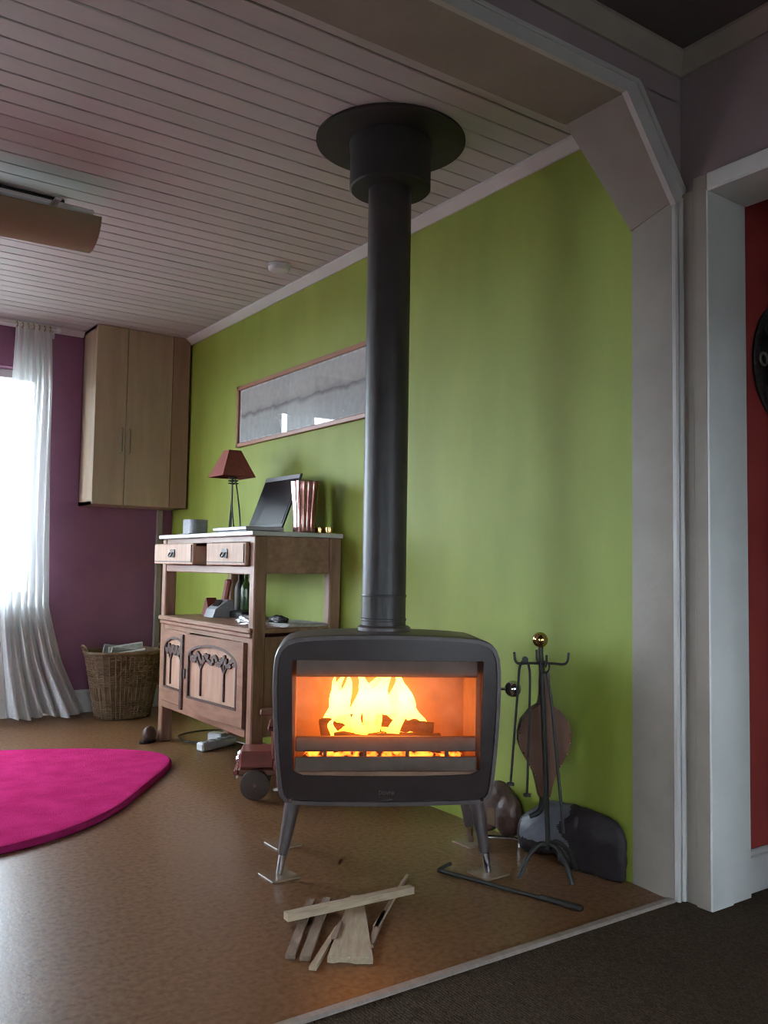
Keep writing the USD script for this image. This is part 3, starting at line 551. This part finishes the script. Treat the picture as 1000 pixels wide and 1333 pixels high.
def lump(sx, sy, sz, seed, amp=.25, fr=8, flat=True, sub=4):
    g = trimesh.creation.icosphere(sub, 1.0); v = g.vertices; d = fbm(v*fr/4+seed, 4, seed)-.5
    v = v*(1+amp*d)[:, None]*(sx, sy, sz)
    if flat: v[:, 2] = np.where(v[:, 2] < -sz*.55, -sz*.55, v[:, 2]); v[:, 2] -= v[:, 2].min()
    g.vertices = v; return g
single('plastic_bag', lump(.05, .10, .030, 5, .6, 12), m['film'], 'crumpled silvery plastic bag on the shelf behind the front post', 'bag', (1.935, 3.93, SHZ), smooth=40)
for i in range(4): single('loose_paper', bx(-.12, .12, -.13, .13, 0, .0036, .001), m['paper'], ('lowest pale paper of the small stack on the near end of the dresser shelf', 'second lowest pale paper of the small stack on the dresser shelf', 'second topmost pale paper of the small stack on the dresser shelf', 'topmost pale paper of the small stack, under the dark pouch on the dresser shelf')[i], 'paper', (2.10+.004*(i % 2), 3.80-.005*(i % 3), SHZ+i*.004), group='papers stacked on the dresser shelf', rz=4+1.5*i)
single('pouch', cat_([lump(.035, .075, .022, 9, .5, 10)]), m['black'], 'dark wallet-like pouch lying on the pale papers', 'pouch', (2.02, 3.79, SHZ+.016), smooth=40)
# floor under the dresser
pst = thing('power_strip', 'white power strip lying on the floor under the dresser', 'power strip', (2.02, 4.465, 0), 21)
obj('housing', bx(-.13, .13, -.028, .028, 0, .046, .008), m['whiteplastic'], pst)
for i in range(4): obj('socket', mv(lathe([(0, .0455), (.019, .0455), (.019, .048), (.016, .048), (.014, .0465), (0, .0465)], 20), -.085+i*.055, 0, 0), m['grey'], pst)
single('power_cable', tube([(2.13, 4.50, .02), (2.16, 4.40, .015), (2.10, 4.25, .006), (2.00, 4.05, .006), (2.10, 3.9, .006)], .004, 8, 8), m['whiteplastic'], 'white cable trailing from the power strip', 'cable')
single('black_cable', tube([(1.98, 4.62, .005), (1.93, 4.70, .005), (1.96, 4.86, .006), (2.10, 4.93, .006), (2.22, 4.90, .008), (2.26, 4.86, .006)], .0045, 8, 8), m['dark'], 'black cable coiling on the floor at the far end of the dresser', 'cable')
single('power_adapter', bx(-.03, .03, -.05, .05, 0, .05, .008), m['whiteplastic'], 'small white power adapter behind the power strip', 'adapter', (2.09, 4.62, 0), rz=25)
sl = thing('slipper', 'dark slipper on the floor by the far front dresser leg', 'slipper', (1.755, 4.80, 0), 40)
obj('sole', extrude(affinity.scale(Point(0, 0).buffer(1), .07, .035), .012), m['black'], sl); up = lump(.05, .034, .05, 4, .15, 5); obj('upper', mv(up, .015, 0, .011), m['leather'], sl, smooth=True)

# ------------------------------------------------------------------ picture
pf = thing('picture', 'wide landscape print in a reddish wooden frame on the green wall', 'picture', (GX, 4.12, 1.89))
ya_, yb_, za, zb, fwd = -.80, .765, -.187, .187, .024
obj('frame', cat_([bx(-.022, -.001, ya_, yb_, zb-fwd, zb, .003), bx(-.022, -.001, ya_, yb_, za, za+fwd, .003), bx(-.022, -.001, ya_, ya_+fwd, za, zb, .003), bx(-.022, -.001, yb_-fwd, yb_, za, zb, .003)]), m['frame'], pf)
obj('mat_board', bx(-.008, -.002, ya_+.01, yb_-.01, za+.01, zb-.01), m['paper'], pf)
obj('print', bx(-.0095, -.0081, ya_+.05, yb_-.05, za+.036, zb-.036), m['print'], pf)
obj('glass', bx(-.014, -.012, ya_+.02, yb_-.02, za+.02, zb-.02), m['glass'], pf)

# ------------------------------------------------------------------ wall cabinet on plum wall
wc = thing('wall_cabinet', 'brown veneered wall cabinet hung in the corner under the ceiling', 'cabinet', (1.965, BY, 1.365))
W2, DP, HH = .318, .30, 1.168
obj('carcass', cat_([bx(-W2, -W2+.02, -DP+.02, -.001, 0, HH), bx(W2-.02, W2, -DP+.02, -.001, 0, HH), bx(-W2, W2, -DP+.02, -.001, 0, .02), bx(-W2, W2, -DP+.02, -.001, HH-.02, HH), bx(-W2, W2, -.015, -.001, 0, HH)]), m['veneer'], wc)
for x0, x1, nm in ((-W2, -.115, 'l'), (-.112, .195, 'r')):
    dd = obj('door', bx(x0, x1, -DP, -DP+.019, .0, HH, .002), m['veneer'], wc)
    hx = -.140 if nm == 'l' else -.088
    obj('handle', cat_([tube([(hx, -DP, .34), (hx, -DP-.022, .345), (hx, -DP-.022, .50), (hx, -DP, .505)], .005, 8)]), m['chrome'], dd, label='slim steel bar handle')
obj('filler_panel', bx(.198, W2, -DP+.002, -DP+.02, 0, HH, .002), m['veneerred'], wc, label='redder end panel against the green wall')
struct('trim_6', bx(2.185, 2.225, BY-.03, BY, .15, 1.365, .004), m['pillar'], label='pale upright pipe casing in the corner below the wall cabinet')

# ------------------------------------------------------------------ curtain
cu = thing('curtain', 'white voile curtain pooling on the floor at the right of the window', 'curtain', (0, 0, 0))
NU, NV = 150, 60; Vv = np.zeros((NV, NU, 3))
for i, t in enumerate(np.linspace(0, 1, NV)):          # t 0 top .. 1 floor
    z = 2.49*(1-t)+.012*t
    spread = np.interp(t, [0, .3, .6, .75, .9, 1], [.0, .01, .02, .06, .22, .33]); left = np.interp(t, [0, .3, .75, 1], [1.19, 1.165, 1.165, 1.21])
    rightx = np.interp(t, [0, .15, .55, .72, .86, 1], [1.405, 1.425, 1.435, 1.45, 1.545, 1.70])
    for j, u in enumerate(np.linspace(0, 1, NU)):
        x = left+(rightx-left)*u
        amp = np.interp(t, [0, .1, .7, 1], [.014, .026, .030, .05])
        y = 5.845+amp*math.sin(u*2*math.pi*(6.5 if t < .8 else 6.5)+1.2*math.sin(3*t))+.010*math.sin(17*u+5*t)-np.interp(t, [0, .8, 1], [0, 0, .09])*(.4+.6*math.sin(u*5+1)**2)
        zz = z+ (.02*max(0, math.sin(u*14+1)) if t > .97 else 0)
        Vv[i, j] = (x+.006*math.sin(40*u+9*t), y, zz)
F = []
for i in range(NV-1):
    for j in range(NU-1):
        a0 = i*NU+j; F += [(a0, a0+1, a0+NU+1), (a0, a0+NU+1, a0+NU)]
obj('panel', trimesh.Trimesh(Vv.reshape(-1, 3), np.array(F), process=False), m['voile'], cu, smooth=True)
for u in np.linspace(.03, .97, 7): obj('curtain_ring', tube([(1.19+.215*u, 5.845+.017*math.cos(q), 2.495+.017*math.sin(q)) for q in np.linspace(0, 2*math.pi, 15)], .003, 6), m['brass'], cu)
rd = thing('curtain_rod', 'pale curtain rod above the window', 'curtain rod', (0, 0, 0))
obj('rod', tube([(-.75, 5.845, 2.495), (1.44, 5.845, 2.495)], .010, 12), m['whiteplastic'], rd)
fn = trimesh.creation.icosphere(2, .02); fn.apply_translation((1.45, 5.845, 2.495)); obj('finial', fn, m['whiteplastic'], rd)
for x in (-.6, 1.435): obj('bracket', cat_([bx(x-.008, x+.008, 5.845, BY, 2.487, 2.503, .002), bx(x-.018, x+.018, BY-.008, BY-.001, 2.46, 2.53, .002)]), m['whiteplastic'], rd)

# ------------------------------------------------------------------ basket with newspapers
bk_ = thing('wicker_basket', 'tall flared wicker basket holding newspapers by the plum wall', 'basket', (1.895, 5.66, 0))
def bp(t, an, k=1.0):      # rounded-rectangular flared basket
    a_, b_ = (.165+.075*t)*k, (.125+.05*t)*k; n_ = 3.2
    c, s = math.cos(an), math.sin(an); r = (abs(c/a_)**n_+abs(s/b_)**n_)**(-1/n_); return (r*c, r*s, .415*t+.005)
wall_ = ring_loft([np.array([bp(t, q, .975) for q in np.linspace(0, 2*math.pi, 60, endpoint=False)]) for t in (0, .5, 1.0)])
inn = ring_loft([np.array([np.array(bp(t, q, .955))+(0, 0, .012 if t == 0 else .03*(t > .9)) for q in np.linspace(0, 2*math.pi, 60, endpoint=False)]) for t in (0, .5, 1.0)])
obj('inner_wall', minus(wall_, inn), m['wicker'], bk_)
NS = 38
for i in range(NS):
    q = 2*math.pi*i/NS; obj('stake', tube([bp(t, q, 1.0) for t in np.linspace(0, 1, 6)], .0048, 6), m['wicker'], bk_)
wv = []
for r_ in np.linspace(.05, .95, 26):
    if .30 < r_ < .48: continue
    wv.append(tube([np.array(bp(r_, q, 1+.012*math.sin(q*NS/2+math.pi*int(r_*26)))) for q in np.linspace(0, 2*math.pi, 90)], .0042, 5))
obj('weave', cat_(wv), m['wicker'], bk_, kind='stuff')
obj('rim', tube([bp(1.0, q, 1.0) for q in np.linspace(0, 2*math.pi, 60)], .011, 8), m['wicker'], bk_)
for sx in (-1, 1): obj('handle', tube([(sx*.235, -.05, .42), (sx*.262, -.04, .46), (sx*.262, .04, .46), (sx*.235, .05, .42)], .007, 8, 5), m['wicker'], bk_)
for i, (dx, dy, tz, rz, mt, lb) in enumerate(((-.045, .070, .29, 7, 'paperdark', 'grey folded newspaper at the back of the wicker basket'), (.03, .030, .30, -4, 'paper', 'pale folded newspaper in the middle of the wicker basket'), (-.02, -.012, .275, 5, 'paperdark', 'grey folded newspaper second from the front of the wicker basket'), (.02, -.055, .265, -3, 'paper', 'pale folded magazine at the front of the wicker basket'))):
    g = rot(rot(cat_([bx(-.11, .11, -.008+.0, .010, -.19, .17, .004), bx(-.095, .10, -.013, -.008, -.18, .15, .002)]), 8*(-1)**i, (0, 1, 0)), 14, (1, 0, 0))
    single('folded_newspaper', g, m[mt], lb, 'newspaper', (1.895+dx, 5.66+dy, tz), rz=rz)

# ------------------------------------------------------------------ rug
from scipy.interpolate import splprep, splev
rp = np.array([(-.25, 5.02), (.35, 5.03), (.75, 4.95), (1.0, 4.853), (1.2, 4.755), (1.406, 4.655), (1.603, 4.517), (1.69, 4.40), (1.682, 4.239), (1.578, 4.069), (1.453, 3.882), (1.314, 3.686), (1.11, 3.460), (.955, 3.325), (.803, 3.262), (.66, 3.225), (.25, 3.23), (-.3, 3.5), (-.75, 4.0), (-.75, 4.6)])
tck, _ = splprep(np.vstack([rp, rp[:1]]).T, s=.002, per=True); ro = np.array(splev(np.linspace(0, 1, 260, endpoint=False), tck)).T
RP = Polygon(ro).buffer(0); rg = thing('rug', 'magenta pink pile rug with a rounded pointed outline on the cork floor', 'rug', (0, 0, 0))
def rr_(d, z):
    return np.c_[dense(np.array(RP.buffer(d).exterior.coords)[:-1], 260), np.full(260, z)]
base = dense(ro, 260); cen = base.mean(0)
def rsc(s, z): return np.c_[cen+(base-cen)*s, np.full(260, z)]
obj('pile', ring_loft([rsc(.985, .010), rsc(.993, .018), rsc(.990, .026), rsc(.975, .030), rsc(.6, .031), rsc(.2, .031)]), m['rug'], rg, smooth=50)
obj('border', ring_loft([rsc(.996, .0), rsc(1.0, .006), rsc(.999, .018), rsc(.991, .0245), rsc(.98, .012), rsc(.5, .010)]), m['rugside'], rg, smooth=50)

# ------------------------------------------------------------------ toy truck
ty = thing('toy_truck', 'red stained wooden ride-on toy truck on the floor left of the stove', 'toy truck', (1.875, 3.425, 0), -30.0)
# local x: front is -x, depth y
obj('chassis', bx(-.20, .26, -.075, .075, .095, .125, .006), m['toybrown'], ty)
obj('hood', bx(-.195, -.045, -.085, .085, .125, .200, .010), m['toyred'], ty)
obj('body', bx(-.050, .26, -.092, .092, .118, .170, .008), m['toyred'], ty)
cb = minus(bx(-.060, .12, -.092, .092, .165, .288, .008), bx(-.02, .07, -.2, .2, .195, .262), bx(-.08, .2, -.06, .06, .195, .262))
obj('cab', cb, m['toyred'], ty)
obj('cab_roof', bx(-.078, .14, -.100, .100, .288, .306, .006), m['toyred'], ty)
obj('handle_post', bx(.0, .03, -.018, .018, .306, .345, .004), m['toybrown'], ty)
obj('push_handle', bx(-.115, .16, -.022, .022, .340, .368, .006), m['toybrown'], ty)
obj('bumper', bx(-.218, -.198, -.085, .085, .100, .122, .005), m['toyred'], ty)
for y in (-.05, .05): obj('headlight', mv(rot(lathe([(0, 0), (.017, 0), (.019, .006), (.012, .016), (0, .018)], 18), -90, (0, 1, 0)), -.194, y, .162), m['chrome'], ty)
obj('hub_cap', bx(-.206, -.198, -.09, -.06, .088, .098, .003), m['whiteplastic'], ty)
for x in (-.125, .175):
    for y in (-.098, .098):
        obj('wheel', mv(rot(lathe([(0, -.018), (.050, -.018), (.062, -.012), (.064, 0), (.062, .012), (.050, .018), (0, .018)], 32), 90, (1, 0, 0)), x, y, .064), m['toytyre'], ty)
for x in (-.125, .175): obj('axle', tube([(x, -.12, .064), (x, .12, .064)], .007, 10), m['toybrown'], ty)
obj('side_step', bx(-.05, .10, -.110, -.080, .040, .052, .004), m['whiteplastic'], ty)
for x in (-.03, .08): obj('step_bracket', bx(x-.006, x+.006, -.100, -.088, .050, .100), m['toybrown'], ty)

# ------------------------------------------------------------------ fire tools
FT, FR = (2.118, 2.082, 0), -34.8
ft_ = thing('fire_tool_stand', 'wrought iron fireside tool stand with a brass ball on top', 'tool stand', FT, FR)
obj('pole', tube([(.0, 0, .085), (-.012, 0, .40), (-.028, 0, .745)], .0085, 12, 3), m['wrought'], ft_)
bl = trimesh.creation.icosphere(4, .0255); bl.apply_translation((-.029, 0, .763)); obj('ball_finial', bl, m['brass'], ft_, smooth=True)
for ang in (205, 302, 22):
    c, s = math.cos(math.radians(ang)), math.sin(math.radians(ang))
    obj('leg', tube([(0, 0, .10), (.035*c, .035*s, .105), (.075*c, .075*s, .075), (.100*c, .100*s, .03), (.112*c, .112*s, .007)], [.008, .008, .008, .008, .007], 10, 5), m['wrought'], ft_)
for ang in (180, 0, 90, 270):
    c, s = math.cos(math.radians(ang)), math.sin(math.radians(ang)); R_ = .086
    obj('hook', tube([(-.025, 0, .686), (-.025+.04*c, .04*s, .686), (-.025+.072*c, .072*s, .684), (-.025+R_*c, R_*s, .694), (-.025+(R_+.004)*c, (R_+.004)*s, .722)], .0042, 8, 5), m['wrought'], ft_)
tg = thing('fire_tongs', 'wrought iron fire tongs hanging from the left hook of the stand', 'fire tongs', FT, FR)
for (ex, ez) in ((-.122, .29), (-.068, .255)):
    obj('tong_arm', tube([(-.080 if ex < -.1 else -.074, .012, .695), (-.094 if ex < -.1 else -.064, .012, .672), (-.100 if ex < -.1 else -.060, .012, .60), (ex, .012, ez)], [.0045, .0042, .004, .004], 8, 5), m['wrought'], tg)
obj('tong_joint', mv(rot(lathe([(0, -.006), (.010, -.006), (.010, .006), (0, .006)], 16), 90, (1, 0, 0)), -.077, .012, .697), m['wrought'], tg)
for (ex, ez) in ((-.122, .29), (-.068, .255)): obj('tong_pad', mv(lathe([(0, -.004), (.012, -.004), (.012, .004), (0, .004)], 14), ex, .012, ez), m['wrought'], tg)
pk = thing('hanging_poker', 'thin wrought iron poker hanging at the front of the tool stand', 'poker', FT, FR)
obj('shaft', tube([(-.016, -.052, .66), (.0, -.056, .55), (.024, -.060, .30), (.038, -.062, .155)], .0048, 8, 4), m['wrought'], pk)
obj('loop', tube([(-.022+.014*math.cos(q), -.052, .680+.018*math.sin(q)) for q in np.linspace(0, 2*math.pi, 15)], .0035, 6), m['wrought'], pk)
bw = thing('bellows', 'pear shaped wooden and leather fire bellows hanging on the tool stand', 'bellows', FT, FR)
half = [(0, .655), (.014, .652), (.017, .62), (.016, .575), (.022, .545), (.052, .525), (.080, .49), (.091, .45), (.090, .42), (.078, .385), (.055, .345), (.038, .315), (.027, .275), (.020, .24), (0, .24)]
pear = Polygon(half+[(-x, z) for x, z in half[::-1]]).buffer(0)
pear = affinity.translate(pear, -.003, 0)
for y0 in (.050, .094): obj('board', mv(T(extrude(pear.buffer(-.002), .009), XZ), 0, y0, 0), m['bellwood'], bw)
body_ = Polygon([(x*.95, z) for x, z in half[3:]]+[(-x*.95, z) for x, z in half[::-1][:-3]]).buffer(0)
obj('leather_side', mv(T(extrude(affinity.translate(body_, -.003, 0), .036), XZ), 0, .086, 0), m['bellleather'], bw)
obj('nozzle', tube([(-.003, .068, .245), (-.006, .068, .215), (-.020, .068, .185), (-.050, .068, .17)], [.016, .012, .010, .008], 12, 4), m['wrought'], bw)
obj('hanging_loop', tube([(-.003, .068, .655), (-.012, .062, .675), (-.022, .062, .694), (-.010, .070, .675), (-.003, .068, .655)], .0025, 6, 3), m['dark'], bw)
obj('stud', cat_([mv(trimesh.creation.icosphere(1, .003), x-.003, .041, z) for s_ in (-1, 1) for x, z in [(s_*.084*q[0]/.091, q[1]) for q in half[5:12]]]), m['brass'], bw)
# poker on the floor
fpk = thing('floor_poker', 'long black poker lying on the cork floor in front of the stove', 'poker', (1.838, 2.286, 0), math.degrees(math.atan2(-.47, .147)))
obj('shaft', tube([(0, 0, .008), (.25, .0, .008), (.49, 0, .008)], .0065, 10), m['wrought'], fpk)
obj('grip', tube([(.36, 0, .010), (.49, 0, .010), (.497, 0, .010)], [.009, .010, .006], 12), m['wrought'], fpk)
obj('hook', tube([(.0, 0, .008), (-.012, .0, .008), (-.010, .03, .012), (.004, .052, .020)], .006, 8, 5), m['wrought'], fpk)

# sacks by the wall
def blob(ells, seed, res=.014, amp=.018, fr=14, base=0.0):
    M_ = m3.Manifold()
    for (c, r) in ells: M_ = M_ + m3.Manifold.sphere(1.0, 40).scale([float(q) for q in r]).translate([float(q) for q in c])
    g = unman(M_.refine_to_length(res)); g.merge_vertices()
    g = trimesh.smoothing.filter_taubin(g, iterations=14)
    g.vertices += (fbm(g.vertices*fr, 4, seed)-.5)[:, None]*amp*2*g.vertex_normals
    v = g.vertices.copy(); v[:, 2] = np.maximum(v[:, 2], base); v[:, 0] = np.minimum(v[:, 0], GX-.002); g.vertices = v
    return g
sk = thing('coal_sack', 'slumped black plastic sack lying along the green wall by the pillar', 'sack', (0, 0, 0))
sgm = m3.Manifold.batch_hull([m3.Manifold.sphere(1.0, 40).scale(r).translate(c) for c, r in [((2.250, 2.29, .065), (.055, .055, .068)), ((2.252, 2.21, .10), (.05, .06, .09)), ((2.258, 2.10, .125), (.040, .06, .082))]])
sgm = sgm + m3.Manifold.batch_hull([m3.Manifold.sphere(1.0, 40).scale(r).translate(c) for c, r in [((2.262, 2.13, .105), (.040, .06, .09)), ((2.268, 2.00, .115), (.032, .06, .088)), ((2.276, 1.94, .10), (.024, .045, .09)), ((2.262, 2.12, .02), (.04, .05, .03)), ((2.280, 1.95, .02), (.02, .05, .03))]])
sg = unman(sgm.refine_to_length(.012)); sg.merge_vertices(); sg = trimesh.smoothing.filter_taubin(sg, iterations=10)
sg.vertices += ((fbm(sg.vertices*16, 4, 3)-.5)[:, None]*.022)*sg.vertex_normals
v_ = sg.vertices.copy(); v_[:, 2] = np.maximum(v_[:, 2], 0); v_[:, 0] = np.minimum(v_[:, 0], GX-.002); sg.vertices = v_
obj('sack', sg, m['sack'], sk, smooth=True)
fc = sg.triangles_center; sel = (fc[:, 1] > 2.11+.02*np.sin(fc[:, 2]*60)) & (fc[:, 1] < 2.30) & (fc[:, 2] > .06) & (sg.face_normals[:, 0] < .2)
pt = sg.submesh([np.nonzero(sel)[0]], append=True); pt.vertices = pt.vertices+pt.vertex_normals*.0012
obj('pale_patch', pt, m['sackpale'], sk, smooth=True, label='pale grey patch on the sack')
lc = thing('log_carrier', 'brown leather log carrier with a metal frame bar behind the stove', 'log carrier', (0, 0, 0))
obj('sling', blob([((2.245, 2.46, .125), (.050, .08, .085)), ((2.245, 2.41, .10), (.050, .06, .08)), ((2.245, 2.52, .09), (.050, .06, .075))], 8, amp=.010), m['leather'], lc, smooth=True)
obj('frame_bar', tube([(2.150, 2.425, .004), (2.152, 2.425, .03), (2.19, 2.385, .033), (2.232, 2.345, .03), (2.236, 2.340, .004)], .0065, 10, 4), m['chrome'], lc)
obj('care_tag', rot(bx(-.002, .002, -.016, .016, -.03, .03), 15, (0, 0, 1)).apply_translation((2.178, 2.425, .10)), m['pad'], lc)

# ------------------------------------------------------------------ kindling
def stick(p, q, w0, w1, h, z, mat, label, jag=0):
    p, q = np.array(p), np.array(q); d = (q-p)/np.linalg.norm(q-p); nn = np.array([-d[1], d[0]]); L = np.linalg.norm(q-p)
    sec = []
    P = []
    for s_, ww in ((0, w0), (1, w1)):
        for o in (-1, 1):
            for zz in (0, h): P.append((s_*L, o*ww/2, zz))
    g = hull(P)
    if jag:
        g = g.subdivide().subdivide().subdivide(); v = g.vertices.copy(); e = v[:, 0] > L-.002; v[e, 0] += (noise(v[e]*60, 5)-.5)*jag; g.vertices = v
    single('kindling_stick', g, mat, label, 'kindling', (p[0], p[1], z), rz=math.degrees(math.atan2(d[1], d[0])))
stick((1.356, 2.302), (1.124, 2.005), .022, .026, .011, 0, m['pinegrey'], 'grey flat kindling stick, leftmost of the pile on the floor')
stick((1.400, 2.283), (1.150, 1.975), .024, .028, .012, 0, m['pinegrey'], 'grey flat kindling stick just right of the leftmost one')
stick((1.480, 2.243), (1.240, 1.905), .036, .115, .014, 0, m['pine'], 'broad wedge shaped split board in the kindling pile', .02)
stick((1.321, 2.094), (1.139, 1.919), .013, .018, .010, 0, m['pine'], 'thin pale splinter lying left of the broad wedge board')
stick((1.335, 2.10), (1.262, 2.02), .008, .015, .008, 0.011, m['pinegrey'], 'shortest splinter beside the thin pale splinter')
stick((1.721, 2.317), (1.405, 2.035), .008, .014, .010, 0, m['pine'], 'long thin splinter reaching towards the stove from under the batten')
stick((1.489, 2.114), (1.330, 1.950), .012, .020, .010, 0, m['pinegrey'], 'thin grey splinter at the right of the broad wedge board')
stick((1.212, 2.192), (1.632, 2.172), .028, .026, .020, .0145, m['pine'], 'pale square batten lying across the other kindling')

# ------------------------------------------------------------------ ceiling things
lf = thing('ceiling_lamp', 'long curved brown paper ceiling lamp hung under a black track', 'ceiling lamp', (0, 0, 0))
obj('track', bx(-.30, .945, 3.785, 3.805, 2.515, 2.5365, .003), m['black'], lf)
arc = []
for q in np.linspace(math.radians(185), math.radians(365), 26): arc.append((.150*math.cos(q), .105*math.sin(q)))
outer = arc; inner_ = [(x*.975, z*.965) for x, z in arc[::-1]]
gut = extrude(Polygon(outer+inner_), 1.45)
MT = np.array([[0, 0, 1, 0], [1, 0, 0, 0], [0, 1, 0, 0], [0, 0, 0, 1.0]])
gut = T(gut, MT); gut.apply_translation((-.42, 3.655, 2.398)); gut = rot(gut, -3.0, (0, 0, 1), (1.03, 3.655, 0))
obj('lamp_shade', gut, m['lampshell'], lf, smooth=40)
obj('lamp_housing', bx(-.36, 1.02, 3.600, 3.690, 2.425, 2.450, .006), m['whiteplastic'], lf)
for x in (-.15, .80): obj('suspension_rod', tube([(x, 3.795, 2.52), (x, 3.70, 2.46), (x, 3.668, 2.45)], .004, 8), m['chrome'], lf)
for x in (.0, .85): obj('shade_clip', bx(x-.012, x+.012, 3.500, 3.812, 2.414, 2.426, .002), m['whiteplastic'], lf)

sd = thing('smoke_detector', 'round white smoke detector on the boarded ceiling', 'smoke detector', (2.062, 3.955, CZ))
obj('base', lathe([(0, -.012), (.060, -.012), (.060, -.001), (0, -.001)], 40), m['whiteplastic'], sd)
obj('cover', lathe([(0, -.038), (.040, -.037), (.054, -.028), (.057, -.013), (0, -.0125)], 40), m['whiteplastic'], sd, smooth=50)

# ------------------------------------------------------------------ round plate on red wall
rpz = thing('wall_plate', 'round black hammered metal plate hung on the red wall', 'wall plate', (2.814, 1.638, 1.695))
def disc(prof): return rot(lathe(prof, 64), 90, (1, 0, 0))
obj('disc', disc([(0, .002), (.226, .002), (.229, .010), (.215, .018), (.16, .012), (.08, .020), (0, .022)]), m['plate'], rpz, smooth=40)
rosn = []
for k in range(10):
    q0 = 2*math.pi*k/10
    tor = trimesh.creation.torus(.020, .005, 16, 8); tor = rot(tor, 90, (1, 0, 0)); rosn.append(mv(tor, .185*math.cos(q0+math.pi), -.018, .185*math.sin(q0+math.pi)))
    obj('ornament', rosn[-1], m['platepale'] if k == 0 else m['plate'], rpz)
